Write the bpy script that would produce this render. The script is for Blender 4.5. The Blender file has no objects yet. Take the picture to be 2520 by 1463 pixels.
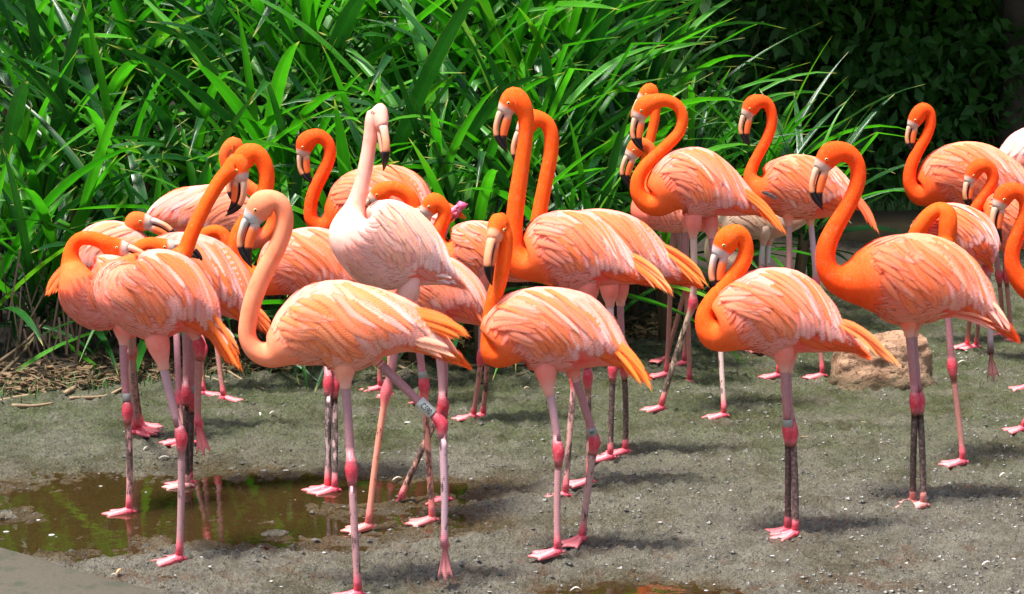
import bpy, math, random
import numpy as np
from mathutils import Vector, Matrix

random.seed(7)
RNG = np.random.default_rng(11)
scene = bpy.context.scene
COL = scene.collection
PI = math.pi

# ------------------------------------------------------------------ camera
CAMH = 1.6
FPX = 4900.0                       # focal length in pixels of a 2520 px wide picture
PITCH = math.atan(731.5 / FPX)     # the horizon lies on the top edge of the frame
cam_d = bpy.data.cameras.new("camera")
cam_d.sensor_width = 36.0
cam_d.lens = 36.0 * FPX / 2520.0
cam_d.clip_start = 0.1
cam_d.clip_end = 500.0
cam = bpy.data.objects.new("camera", cam_d)
COL.objects.link(cam)
cam.location = (0, 0, CAMH)
cam.rotation_euler = (PI / 2 - PITCH, 0, 0)
scene.camera = cam

# ------------------------------------------------------------------ sky and sun
SUN_DIR = Vector((-0.27, -0.22, 1.0)).normalized()     # towards the sun
world = bpy.data.worlds.new("World")
scene.world = world
world.use_nodes = True
wn = world.node_tree
wn.nodes.clear()
sky = wn.nodes.new("ShaderNodeTexSky")
sky.sky_type = 'NISHITA'
sky.sun_disc = False
sky.sun_elevation = math.asin(SUN_DIR.z)
sky.sun_rotation = math.atan2(SUN_DIR.x, SUN_DIR.y)
sky.dust_density = 3.0
bg = wn.nodes.new("ShaderNodeBackground")
bg.inputs["Strength"].default_value = 0.125
wo = wn.nodes.new("ShaderNodeOutputWorld")
wn.links.new(sky.outputs[0], bg.inputs[0])
wn.links.new(bg.outputs[0], wo.inputs[0])
sun_d = bpy.data.lights.new("sun", 'SUN')
sun_d.energy = 5.0
sun_d.angle = math.radians(10.0)
sun_d.color = (1.0, 0.97, 0.94)
sun = bpy.data.objects.new("sun", sun_d)
COL.objects.link(sun)
sun.rotation_euler = SUN_DIR.to_track_quat('Z', 'Y').to_euler()
scene.view_settings.view_transform = 'Standard'
scene.view_settings.look = 'None'
scene.view_settings.exposure = 0.90
scene.view_settings.gamma = 1.0
scene.view_settings.use_curve_mapping = False
try:
    scene.cycles.max_bounces = 8
    scene.cycles.transparent_max_bounces = 24
    scene.cycles.use_denoising = True
except Exception:
    pass

# ------------------------------------------------------------------ picture geometry
CP, SP = math.cos(PITCH), math.sin(PITCH)


def ray(px, py):
    u = (px - 1260.0) / FPX
    v = (731.5 - py) / FPX
    return np.array([u, CP + v * SP, -SP + v * CP])


def P(px, py, Y):
    """the point at world depth Y that shows at a pixel of the 2520 px wide photograph"""
    d = ray(px, py)
    return np.array([0, 0, CAMH]) + d * (Y / d[1])


def G(px, py, z=0.0):
    d = ray(px, py)
    return np.array([0, 0, CAMH]) + d * ((CAMH - z) / -d[2])


def mpp(Y, py=731.5):
    """metres per pixel at depth Y"""
    d = ray(1260, py)
    return (Y / d[1]) / FPX


# ------------------------------------------------------------------ value noise in numpy
def vnoise(x, y, seed=0):
    xi = np.floor(x).astype(np.int64)
    yi = np.floor(y).astype(np.int64)
    xf = x - xi
    yf = y - yi
    xf = xf * xf * (3 - 2 * xf)
    yf = yf * yf * (3 - 2 * yf)

    def h(a, b):
        n = (a * 374761393 + b * 668265263 + seed * 974711) & 0x7fffffff
        n = ((n ^ (n >> 13)) * 1274126177) & 0x7fffffff
        return ((n ^ (n >> 16)) & 0xffff) / 65535.0
    a = h(xi, yi)
    b = h(xi + 1, yi)
    c = h(xi, yi + 1)
    d = h(xi + 1, yi + 1)
    return (a * (1 - xf) + b * xf) * (1 - yf) + (c * (1 - xf) + d * xf) * yf


def fbm(x, y, seed=0, oct=4):
    t, a = 0, 0.5
    for k in range(oct):
        t = t + a * (vnoise(x, y, seed + k) - 0.5)
        x, y, a = x * 2.03, y * 2.03, a * 0.5
    return t


def sstep(a, b, x):
    t = np.clip((x - a) / (b - a), 0, 1)
    return t * t * (3 - 2 * t)


# ------------------------------------------------------------------ object helpers
def tag(o, label=None, cat=None, group=None, kind=None):
    if label:
        o["label"] = label
    if cat:
        o["category"] = cat
    if group:
        o["group"] = group
    if kind:
        o["kind"] = kind
    return o


def link(name, data, parent=None):
    o = bpy.data.objects.new(name, data)
    COL.objects.link(o)
    if parent is not None:
        o.parent = parent
    return o


def empty(name, loc):
    o = link(name, None)
    o.empty_display_size = 0.05
    o.location = loc
    return o


def put(o, parent):
    """parents o, whose mesh is in world coordinates, keeping it in place"""
    o.parent = parent
    if parent.parent is None:                     # the thing's own empty; deeper parents sit at the origin
        o.matrix_parent_inverse = Matrix.Translation(-parent.location)
    return o


def mesh(name, verts, faces, mats, smooth=True, col=None, uv=None, mid=None, att=None):
    me = bpy.data.meshes.new(name)
    me.from_pydata([tuple(v) for v in verts], [], [tuple(f) for f in faces])
    for m in (mats if isinstance(mats, (list, tuple)) else [mats]):
        me.materials.append(m)
    n = len(me.polygons)
    if smooth:
        me.polygons.foreach_set("use_smooth", np.ones(n, dtype=bool))
    if mid is not None:
        me.polygons.foreach_set("material_index", np.asarray(mid, dtype=np.int32))
    if col is not None:
        a = me.color_attributes.new("Col", 'FLOAT_COLOR', 'POINT')
        c = np.ones((len(verts), 4), dtype=np.float32)
        c[:, :3] = np.asarray(col)[:, :3]
        a.data.foreach_set("color", c.ravel())
    if att:
        for k, v in att.items():
            a = me.attributes.new(k, 'FLOAT', 'POINT')
            a.data.foreach_set("value", np.asarray(v, dtype=np.float32))
    if uv is not None:
        l = me.uv_layers.new(name="UVMap")
        li = np.zeros(len(me.loops), dtype=np.int32)
        me.loops.foreach_get("vertex_index", li)
        l.data.foreach_set("uv", np.asarray(uv, dtype=np.float32)[li].ravel())
    me.update()
    return me


class Acc:
    """collects shapes for ONE mesh object"""

    def __init__(self):
        self.v, self.f, self.c, self.m, self.a = [], [], [], [], []
        self.n = 0

    def add(self, v, f, c=None, m=0, a=0.0):
        v = np.asarray(v, dtype=float)
        self.v.append(v)
        self.f += [tuple(i + self.n for i in q) for q in f]
        if c is None:
            c = (0.5, 0.5, 0.5)
        c = np.asarray(c, dtype=float)
        if c.ndim == 1:
            c = np.tile(c[:3], (len(v), 1))
        self.c.append(c)
        self.m += [m] * len(f)
        aa = np.asarray(a, dtype=float)
        self.a.append(aa if aa.ndim else np.full(len(v), float(aa)))
        self.n += len(v)

    def mesh(self, name, mats, smooth=True, uv=None):
        return mesh(name, np.concatenate(self.v), self.f, mats, smooth, np.concatenate(self.c), uv,
                    mid=self.m, att={"grime": np.concatenate(self.a)})


def nrm(v):
    v = np.asarray(v, dtype=float)
    return v / np.maximum(np.linalg.norm(v, axis=-1, keepdims=True), 1e-9)


def catmull(nodes, step):
    """resamples nodes (n, k), whose first three columns are a position, every step metres"""
    nodes = np.asarray(nodes, dtype=float)
    p = np.vstack([2 * nodes[0] - nodes[1], nodes, 2 * nodes[-1] - nodes[-2]])
    out, src = [], []
    for i in range(1, len(p) - 2):
        p0, p1, p2, p3 = p[i - 1], p[i], p[i + 1], p[i + 2]
        L = np.linalg.norm(p2[:3] - p1[:3])
        n = max(1, int(round(L / step)))

        def d(a, b):
            return max(np.linalg.norm(a[:3] - b[:3]), 1e-5) ** 0.5
        t0, t1 = 0.0, d(p0, p1)
        t2 = t1 + d(p1, p2)
        t3 = t2 + d(p2, p3)
        for k in range(n):
            t = t1 + (t2 - t1) * k / n
            A1 = (t1 - t) / (t1 - t0) * p0 + (t - t0) / (t1 - t0) * p1
            A2 = (t2 - t) / (t2 - t1) * p1 + (t - t1) / (t2 - t1) * p2
            A3 = (t3 - t) / (t3 - t2) * p2 + (t - t2) / (t3 - t2) * p3
            B1 = (t2 - t) / (t2 - t0) * A1 + (t - t0) / (t2 - t0) * A2
            B2 = (t3 - t) / (t3 - t1) * A2 + (t - t1) / (t3 - t1) * A3
            out.append((t2 - t) / (t2 - t1) * B1 + (t - t1) / (t2 - t1) * B2)
            src.append(i - 1 + k / n)
    out.append(nodes[-1])
    src.append(len(nodes) - 1.0)
    return np.array(out), np.array(src)


def smooth_rows(a, k):
    for _ in range(k):
        b = a.copy()
        b[1:-1] = (a[:-2] + 2 * a[1:-1] + a[2:]) / 4
        a = b
    return a


def ring_faces(n, m, cap0=True, cap1=True):
    f = []
    for i in range(n - 1):
        for j in range(m):
            k = (j + 1) % m
            f.append((i * m + j, i * m + k, (i + 1) * m + k, (i + 1) * m + j))
    if cap0:
        f.append(tuple(range(m - 1, -1, -1)))
    if cap1:
        f.append(tuple((n - 1) * m + j for j in range(m)))
    return f


def tube(pts, rad, m=10, flat=None):
    """a tube along pts with radii rad, parallel-transported"""
    pts = np.asarray(pts, dtype=float)
    T = nrm(np.gradient(pts, axis=0))
    ref = np.array([0, 1.0, 0]) if abs(T[0][1]) < 0.8 else np.array([1.0, 0, 0])
    u = nrm(ref - T[0] * np.dot(ref, T[0]))
    out = []
    for i in range(len(pts)):
        u = nrm(u - T[i] * np.dot(u, T[i]))
        w = np.cross(T[i], u)
        for j in range(m):
            a = 2 * PI * j / m
            out.append(pts[i] + rad[i] * (math.cos(a) * u + math.sin(a) * w))
    return np.array(out), ring_faces(len(pts), m)


def ball(c, r, n=10, m=14, axes=None):
    A = np.eye(3) if axes is None else np.asarray(axes)
    r = np.asarray(r, dtype=float) * np.ones(3)
    v = []
    for i in range(n + 1):
        t = PI * (i + 0.0001 if i == 0 else (i - 0.0001 if i == n else i)) / n
        for j in range(m):
            p = 2 * PI * j / m
            l = np.array([math.sin(t) * math.cos(p), math.sin(t) * math.sin(p), math.cos(t)]) * r
            v.append(np.asarray(c) + l @ A)
    return np.array(v), ring_faces(n + 1, m)


# ------------------------------------------------------------------ materials
class NT:
    def __init__(self, name):
        self.mat = bpy.data.materials.new(name)
        self.mat.use_nodes = True
        self.t = self.mat.node_tree
        self.t.nodes.clear()
        self.out = self.n("ShaderNodeOutputMaterial")

    def n(self, typ, **kw):
        nd = self.t.nodes.new(typ)
        for k, v in kw.items():
            if hasattr(nd, k):
                setattr(nd, k, v)
        return nd

    def l(self, a, b):
        self.t.links.new(a, b)

    def math(self, op, a, b=None, clamp=False):
        nd = self.n("ShaderNodeMath", operation=op)
        nd.use_clamp = clamp
        for i, x in enumerate((a, b)):
            if x is None:
                continue
            if hasattr(x, "links"):
                self.l(x, nd.inputs[i])
            else:
                nd.inputs[i].default_value = x
        return nd.outputs[0]

    def mix(self, fac, a, b, mode='MIX'):
        nd = self.n("ShaderNodeMix", data_type='RGBA', blend_type=mode)
        for i, x in ((0, fac), (6, a), (7, b)):
            if hasattr(x, "links"):
                self.l(x, nd.inputs[i])
            elif i == 0:
                nd.inputs[i].default_value = x
            else:
                nd.inputs[i].default_value = (*x[:3], 1)
        return nd.outputs[2]

    def noise(self, scale, detail=4, rough=0.55, vec=None, dist=0.0):
        nd = self.n("ShaderNodeTexNoise")
        nd.inputs["Scale"].default_value = scale
        nd.inputs["Detail"].default_value = detail
        nd.inputs["Roughness"].default_value = rough
        nd.inputs["Distortion"].default_value = dist
        if vec is not None:
            self.l(vec, nd.inputs["Vector"])
        return nd.outputs["Fac"]

    def ramp(self, fac, stops):
        nd = self.n("ShaderNodeValToRGB")
        e = nd.color_ramp.elements
        while len(e) < len(stops):
            e.new(0.5)
        for k, (p, c) in enumerate(stops):
            e[k].position = p
            e[k].color = (*c, 1) if len(c) == 3 else c
        self.l(fac, nd.inputs[0])
        return nd.outputs[0]

    def step(self, fac, a, b):
        nd = self.n("ShaderNodeMapRange", interpolation_type='SMOOTHSTEP')
        self.l(fac, nd.inputs[0])
        nd.inputs[1].default_value = a
        nd.inputs[2].default_value = b
        return nd.outputs[0]

    def pos(self, scale=(1, 1, 1)):
        c = self.n("ShaderNodeTexCoord")
        m = self.n("ShaderNodeMapping")
        m.inputs["Scale"].default_value = scale
        self.l(c.outputs["Object"], m.inputs["Vector"])
        return m.outputs[0]

    def attr(self, name):
        nd = self.n("ShaderNodeAttribute")
        nd.attribute_name = name
        return nd

    def bsdf(self, col, rough=0.6, spec=0.5, bump=None, bstr=0.3, bdist=0.01, **kw):
        b = self.n("ShaderNodeBsdfPrincipled")
        if hasattr(col, "links"):
            self.l(col, b.inputs["Base Color"])
        else:
            b.inputs["Base Color"].default_value = (*col, 1)
        if hasattr(rough, "links"):
            self.l(rough, b.inputs["Roughness"])
        else:
            b.inputs["Roughness"].default_value = rough
        b.inputs["Specular IOR Level"].default_value = spec
        for k, v in kw.items():
            b.inputs[k].default_value = v
        if bump is not None:
            bn = self.n("ShaderNodeBump")
            bn.inputs["Strength"].default_value = bstr
            bn.inputs["Distance"].default_value = bdist
            self.l(bump, bn.inputs["Height"])
            self.l(bn.outputs[0], b.inputs["Normal"])
        return b

    def done(self, shader):
        self.l(shader, self.out.inputs["Surface"])
        return self.mat


def translucent_mix(nt, b, col, fac):
    tr = nt.n("ShaderNodeBsdfTranslucent")
    if hasattr(col, "links"):
        nt.l(col, tr.inputs[0])
    else:
        tr.inputs[0].default_value = (*col, 1)
    mx = nt.n("ShaderNodeMixShader")
    mx.inputs[0].default_value = fac
    nt.l(b.outputs[0], mx.inputs[1])
    nt.l(tr.outputs[0], mx.inputs[2])
    return mx.outputs[0]


def m_plumage():
    t = NT("plumage")
    c = t.attr("Col").outputs["Color"]
    f = t.noise(260, 3, 0.6, t.pos())
    f2 = t.noise(28, 3, 0.6, t.pos())
    c = t.mix(t.math('MULTIPLY', t.step(f, 0.5, 0.75), 0.16), c, (1.0, 0.55, 0.3), 'MIX')
    c = t.mix(t.step(f2, 0.4, 0.75), c, t.mix(0.6, c, (0.96, 0.66, 0.55), 'MULTIPLY'))
    f3 = t.noise(75, 5, 0.7, t.pos((1, 1, .5)))
    c = t.mix(t.math('MULTIPLY', t.step(f3, 0.52, 0.75), 0.30), c, t.mix(0.35, c, (1.0, 0.62, 0.42)))
    c = t.mix(t.math('MULTIPLY', t.step(f3, 0.45, 0.25), 0.5), c, t.mix(1.0, c, (0.92, 0.6, 0.5), 'MULTIPLY'))
    b = t.bsdf(c, 0.8, 0.1, f, 0.22, 0.003)
    return t.done(b.outputs[0])


def m_feather():
    t = NT("feather")
    c = t.attr("Col").outputs["Color"]
    uv = t.n("ShaderNodeUVMap").outputs[0]
    sx = t.n("ShaderNodeSeparateXYZ")
    t.l(uv, sx.inputs[0])
    ax = t.math('ABSOLUTE', sx.outputs[0])
    # barbs run out from the shaft at a slant
    w = t.math('SINE', t.math('ADD', t.math('MULTIPLY', sx.outputs[1], 170.0), t.math('MULTIPLY', ax, -9.0)))
    nz = t.noise(9, 3, 0.6, t.pos((1, 1, 1)))
    mp = t.n("ShaderNodeMapping")
    mp.inputs["Scale"].default_value = (5.0, 0.9, 1)
    t.l(uv, mp.inputs[0])
    st = t.noise(3.5, 4, 0.6, mp.outputs[0])
    c = t.mix(t.math('MULTIPLY', t.step(st, 0.45, 0.75), 0.35), c, t.mix(0.5, c, (1.0, 0.80, 0.66)))
    c = t.mix(t.math('MULTIPLY', t.step(st, 0.55, 0.25), 0.5), c, t.mix(1.0, c, (1.0, 0.70, 0.5), 'MULTIPLY'))
    shaft = t.step(ax, 0.08, 0.0)
    c = t.mix(t.math('MULTIPLY', shaft, 0.25), c, (0.9, 0.35, 0.15))
    b = t.bsdf(c, 0.55, 0.2, w, 0.14, 0.002)
    sh = translucent_mix(t, b, c, 0.16)
    mp2 = t.n("ShaderNodeMapping")
    mp2.inputs["Scale"].default_value = (2.0, 26.0, 1)
    t.l(uv, mp2.inputs[0])
    fray = t.noise(1.0, 3, 0.6, mp2.outputs[0])
    edge = t.math('ADD', ax, t.math('MULTIPLY', t.math('SUBTRACT', fray, 0.5), 0.8))
    al = t.step(edge, 1.02, 0.30)
    tipa = t.step(t.math('ADD', sx.outputs[1], t.math('MULTIPLY', t.math('SUBTRACT', fray, 0.5), 0.25)), 1.02, 0.84)
    al = t.math('MULTIPLY', al, tipa)
    al = t.math('MULTIPLY', al, t.step(t.math('ADD', sx.outputs[1], t.math('MULTIPLY', t.math('SUBTRACT', fray, 0.5), 0.1)), 0.0, 0.14))
    tp = t.n("ShaderNodeBsdfTransparent")
    mx = t.n("ShaderNodeMixShader")
    t.l(al, mx.inputs[0])
    t.l(tp.outputs[0], mx.inputs[1])
    t.l(sh, mx.inputs[2])
    return t.done(mx.outputs[0])


def m_skin():
    t = NT("leg_skin")
    c = t.attr("Col").outputs["Color"]
    g = t.attr("grime").outputs["Fac"]
    n = t.noise(55, 4, 0.65, t.pos((1, 1, 0.35)))
    k = t.step(t.math('ADD', n, t.math('SUBTRACT', g, 0.62)), 0.40, 0.52)
    c = t.mix(t.math('MULTIPLY', k, 0.9), c, (0.022, 0.017, 0.014))
    n2 = t.noise(120, 3, 0.6, t.pos())
    c = t.mix(t.math('MULTIPLY', t.step(n2, .4, .8), 0.25), c, (0.8, 0.5, 0.45))
    w = t.n("ShaderNodeTexWave", bands_direction='Z')
    w.inputs["Scale"].default_value = 60.0
    w.inputs["Distortion"].default_value = 3.0
    w.inputs["Detail"].default_value = 2.0
    t.l(t.pos(), w.inputs["Vector"])
    c = t.mix(t.math('MULTIPLY', t.step(w.outputs["Fac"], .35, .05), .15), c, t.mix(1.0, c, (.35, .3, .3), 'MULTIPLY'))
    b = t.bsdf(c, 0.45, 0.4, w.outputs["Fac"], 0.16, 0.002)
    return t.done(b.outputs[0])


def m_beak():
    t = NT("beak_horn")
    c = t.attr("Col").outputs["Color"]
    n = t.noise(90, 3, 0.5, t.pos())
    c = t.mix(t.math('MULTIPLY', n, 0.35), c, t.mix(1.0, c, (0.75, 0.7, 0.68), 'MULTIPLY'))
    b = t.bsdf(c, 0.42, 0.3, n, 0.15, 0.002)
    return t.done(b.outputs[0])


def m_plain(name, col, rough=0.5, nscale=60, amt=0.35, spec=0.4, **kw):
    t = NT(name)
    n = t.noise(nscale, 4, 0.6, t.pos())
    d = tuple(x * (1 - amt) for x in col)
    e = tuple(min(1, x * (1 + amt * 0.6)) for x in col)
    b = t.bsdf(t.mix(n, d, e), rough, spec, n, 0.3, 0.004, **kw)
    return t.done(b.outputs[0])


def m_leaf(name, a, bcol, tip, tr=0.35, rough=0.32):
    t = NT(name)
    uv = t.n("ShaderNodeUVMap").outputs[0]
    sx = t.n("ShaderNodeSeparateXYZ")
    t.l(uv, sx.inputs[0])
    oi = t.n("ShaderNodeObjectInfo").outputs["Random"]
    ax = t.math('ABSOLUTE', sx.outputs[0])
    c = t.mix(oi, a, bcol)
    rib = t.math('SINE', t.math('MULTIPLY', sx.outputs[0], 34.0))
    c = t.mix(t.math('MULTIPLY', t.step(rib, 0.2, 1.0), 0.38), c, t.mix(1.0, c, (1.9, 1.5, 1.6), 'MULTIPLY'))
    n = t.noise(6, 4, 0.6, t.pos())
    c = t.mix(t.step(n, 0.35, 0.75), t.mix(1.0, c, (0.7, 0.75, 0.7), 'MULTIPLY'), c)
    mid = t.step(ax, 0.07, 0.0)
    c = t.mix(t.math('MULTIPLY', mid, 0.65), c, t.mix(1.0, c, (2.2, 1.6, 1.8), 'MULTIPLY'))
    tipf = t.step(t.math('ADD', sx.outputs[1], t.math('MULTIPLY', n, 0.05)), 0.955, 1.02)
    c = t.mix(tipf, c, tip)
    # old blades go yellow or brown at the edge
    c = t.mix(t.math('MULTIPLY', t.step(t.math('ADD', ax, t.math('MULTIPLY', n, 0.35)), 1.12, 1.25), 0.6), c, tip)
    b = t.bsdf(c, rough, 0.5, rib, 0.35, 0.004)
    tc = t.mix(1.0, c, (1.3, 1.9, 0.8), 'MULTIPLY')
    return t.done(translucent_mix(t, b, tc, tr))


def m_mud():
    t = NT("wet_mud")
    p = t.pos()
    g = t.n("ShaderNodeSeparateXYZ")
    t.l(p, g.inputs[0])
    big = t.noise(1.3, 5, 0.6, p)
    mid = t.noise(9, 5, 0.65, p)
    fine = t.noise(120, 4, 0.65, p)
    grit = t.noise(420, 2, 0.6, p)
    c = t.mix(t.step(mid, 0.3, 0.7), (0.205, 0.186, 0.132), (0.345, 0.315, 0.235))
    relief_tone = t.noise(70, 4, 0.75, p)
    c = t.mix(t.math('MULTIPLY', t.step(relief_tone, 0.48, 0.36), 0.75), c, (0.075, 0.07, 0.055))  # shaded pits and brighter tops painted in as colour contrast
    c = t.mix(t.math('MULTIPLY', t.step(relief_tone, 0.58, 0.72), 0.6), c, (0.40, 0.38, 0.31))
    # green algae film on the older mud at the back and in patches
    alg = t.math('ADD', t.step(g.outputs[1], 6.0, 7.8), t.math('MULTIPLY', t.math('SUBTRACT', big, 0.5), 2.2), True)
    alg = t.math('MULTIPLY', alg, t.step(t.noise(5, 4, 0.7, p), 0.25, 0.6))
    c = t.mix(t.math('MULTIPLY', alg, 0.8), c, t.mix(1.0, c, (0.42, 0.60, 0.24), 'MULTIPLY'))
    # rusty brown slime near the front
    rs = t.math('MULTIPLY', t.step(t.noise(4.2, 5, 0.7, p), 0.52, 0.64), t.step(g.outputs[1], 6.6, 5.2))
    c = t.mix(t.math('MULTIPLY', rs, 0.55), c, (0.19, 0.085, 0.032))
    c = t.mix(t.math('MULTIPLY', t.step(fine, 0.44, 0.30), 0.8), c, (0.05, 0.045, 0.036))
    c = t.mix(t.math('MULTIPLY', t.step(grit, 0.60, 0.72), 0.45), c, (0.62, 0.58, 0.5))  # pale specks painted in as the sparkle of wet mud
    # damp darker patches
    dmp = t.step(t.noise(2.6, 6, 0.7, p), 0.50, 0.62)
    c = t.mix(t.math('MULTIPLY', dmp, 0.6), c, t.mix(1.0, c, (0.62, 0.56, 0.46), 'MULTIPLY'))
    # litter soil under the planting
    att = t.attr("soil").outputs["Fac"]
    so = t.mix(fine, (0.028, 0.02, 0.012), (0.115, 0.08, 0.045))
    c = t.mix(att, c, so)
    wet = t.attr("wet").outputs["Fac"]
    c = t.mix(wet, c, t.mix(1.0, c, (0.62, 0.48, 0.29), 'MULTIPLY'))
    h = t.math('ADD', t.math('MULTIPLY', fine, 1.0), t.math('MULTIPLY', grit, 0.55))
    h = t.math('ADD', h, t.math('MULTIPLY', t.noise(45, 4, 0.6, p), 1.3))
    r = t.n("ShaderNodeMapRange")
    t.l(t.noise(30, 4, 0.7, p), r.inputs[0])
    r.inputs[1].default_value, r.inputs[2].default_value = 0.3, 0.7
    r.inputs[3].default_value, r.inputs[4].default_value = 0.08, 0.5
    rr = t.math('ADD', t.math('SUBTRACT', r.outputs[0], t.math('MULTIPLY', dmp, 0.10)), t.math('MULTIPLY', att, 0.4), True)
    b = t.bsdf(c, rr, 0.6, h, 1.0, 0.03)
    return t.done(b.outputs[0])


def m_water():
    t = NT("puddle_water")
    p = t.pos((1, 1, 1))
    n = t.noise(14, 3, 0.5, p)
    bn = t.n("ShaderNodeBump")
    bn.inputs["Strength"].default_value = 0.06
    bn.inputs["Distance"].default_value = 0.01
    t.l(n, bn.inputs["Height"])
    gl = t.n("ShaderNodeBsdfGlossy")
    gl.inputs["Roughness"].default_value = 0.015
    t.l(bn.outputs[0], gl.inputs["Normal"])
    tr = t.n("ShaderNodeBsdfTransparent")
    tr.inputs[0].default_value = (0.72, 0.52, 0.30, 1)
    di = t.n("ShaderNodeBsdfDiffuse")
    di.inputs[0].default_value = (0.055, 0.034, 0.013, 1)
    m1 = t.n("ShaderNodeMixShader")
    m1.inputs[0].default_value = 0.42
    t.l(tr.outputs[0], m1.inputs[1])
    t.l(di.outputs[0], m1.inputs[2])
    fr = t.n("ShaderNodeFresnel")
    fr.inputs["IOR"].default_value = 1.33
    t.l(bn.outputs[0], fr.inputs["Normal"])
    m2 = t.n("ShaderNodeMixShader")
    t.l(fr.outputs[0], m2.inputs[0])
    t.l(m1.outputs[0], m2.inputs[1])
    t.l(gl.outputs[0], m2.inputs[2])
    return t.done(m2.outputs[0])


def m_rock():
    t = NT("tan_rock")
    p = t.pos()
    a = t.noise(9, 6, 0.65, p)
    b_ = t.noise(60, 5, 0.7, p)
    c = t.mix(t.step(a, 0.3, 0.7), (0.19, 0.10, 0.055), (0.49, 0.30, 0.185))
    c = t.mix(t.step(b_, 0.5, 0.32), c, (0.10, 0.055, 0.032))
    s = t.n("ShaderNodeSeparateXYZ")
    t.l(p, s.inputs[0])
    low = t.math('ADD', s.outputs[2], t.math('MULTIPLY', a, -0.11))
    c = t.mix(t.math('MULTIPLY', t.step(low, 0.02, -0.03), 0.6), c, (0.055, 0.06, 0.03))
    h = t.math('ADD', a, t.math('MULTIPLY', b_, 0.4))
    return t.done(t.bsdf(c, 0.85, 0.25, h, 0.9, 0.03).outputs[0])


def m_concrete():
    t = NT("algae_concrete")
    p = t.pos()
    a = t.noise(11, 7, 0.75, p)
    f = t.noise(110, 5, 0.75, p)
    c = t.mix(f, (0.05, 0.043, 0.030), (0.115, 0.10, 0.072))
    c = t.mix(t.math('MULTIPLY', t.step(a, 0.50, 0.62), 0.7), c, (0.04, 0.05, 0.028))
    c = t.mix(t.step(t.noise(40, 5, 0.75, p), 0.36, 0.28), c, (0.035, 0.035, 0.025))
    return t.done(t.bsdf(c, 0.75, 0.3, f, 0.7, 0.006).outputs[0])


M_PL, M_FE, M_SK, M_BK = m_plumage(), m_feather(), m_skin(), m_beak()
M_EYE = m_plain("eye_yellow", (0.62, 0.48, 0.20), 0.15, 200, 0.1)
M_PUP = m_plain("pupil_black", (0.008, 0.007, 0.006), 0.08, 200, 0.1)
M_BAND = m_plain("band_metal", (0.34, 0.35, 0.31), 0.42, 120, 0.3, Metallic=0.35)
M_BANDW = m_plain("band_plastic", (0.52, 0.52, 0.46), 0.5, 90, 0.25)
M_INK = m_plain("band_ink", (0.01, 0.01, 0.012), 0.5, 90, 0.1)
M_LEAF = [m_leaf("strap_leaf_bright", (0.028, 0.185, 0.006), (0.075, 0.33, 0.012), (0.5, 0.42, 0.1)),  # greens pushed apart, painting lit blades and dark gaps into the colour
          m_leaf("strap_leaf_deep", (0.009, 0.062, 0.012), (0.022, 0.12, 0.014), (0.4, 0.36, 0.1), 0.2, 0.27),
          m_leaf("strap_leaf_yellow", (0.09, 0.27, 0.012), (0.14, 0.32, 0.02), (0.55, 0.4, 0.1))]
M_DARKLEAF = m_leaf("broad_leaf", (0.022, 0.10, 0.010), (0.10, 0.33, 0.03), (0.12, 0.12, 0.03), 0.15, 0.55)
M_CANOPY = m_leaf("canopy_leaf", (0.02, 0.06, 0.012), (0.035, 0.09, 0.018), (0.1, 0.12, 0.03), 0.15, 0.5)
M_STEM = m_plain("plant_stem", (0.11, 0.075, 0.04), 0.8, 40, 0.5)
M_TWIG = m_plain("dry_twig", (0.30, 0.21, 0.12), 0.8, 60, 0.45)
M_BARK = m_plain("tree_bark", (0.09, 0.07, 0.05), 0.9, 25, 0.5)
M_DRY = m_plain("dry_leaf", (0.17, 0.108, 0.052), 0.75, 30, 0.6)
M_WHITE = m_plain("white_down", (0.42, 0.40, 0.36), 0.8, 60, 0.2)
M_MUD, M_WATER, M_ROCK, M_CONC = m_mud(), m_water(), m_rock(), m_concrete()
M_KERB = m_plain('dim_kerb', (.12, .085, .038), .9, 12, .6)  # brown darkened to stand in for tree shade missing at the kerb
M_SOIL = m_plain("dark_soil", (0.03, 0.024, 0.014), 0.95, 8, 0.6)
M_CRUMB = m_plain('mud_crumb', (.075, .068, .05), .45, 25, .9, .6)
M_GRASS = m_plain("grass_blade", (0.075, 0.15, 0.03), 0.6, 20, 0.5)

# ------------------------------------------------------------------ GROUND
PUD = [(400, 1238, 430, 72), (760, 1196, 400, 42), (640, 1285, 460, 46), (160, 1300, 260, 62), (330, 1215, 420, 60),
       (1580, 1452, 205, 26), (1060, 1190, 120, 24)]


def to_px(x, y):
    """where the ground point (x, y) shows, in the photograph's own pixels"""
    f = y * CP + CAMH * SP
    return 1260 + FPX * x / f, 731.5 - FPX * (y * SP - CAMH * CP) / f


PUDW = []
for (cx, cy, rx, ry) in PUD:
    c = G(cx, cy)
    PUDW.append((c[0], c[1], abs(G(cx + rx, cy)[0] - c[0]), abs(G(cx, cy - ry)[1] - G(cx, cy + ry)[1]) / 2))
BEDW = [G(-400, 985)[:2], G(150, 965)[:2], G(450, 925)[:2], G(900, 905)[:2], G(1200, 872)[:2], G(1600, 832)[:2],
        G(1800, 760)[:2], G(2000, 700)[:2], G(2120, 640)[:2], G(2135, 600)[:2]]
BEDX = np.array([b[0] for b in BEDW] + [60.0])
BEDY = np.array([b[1] for b in BEDW] + [13.2])


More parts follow.
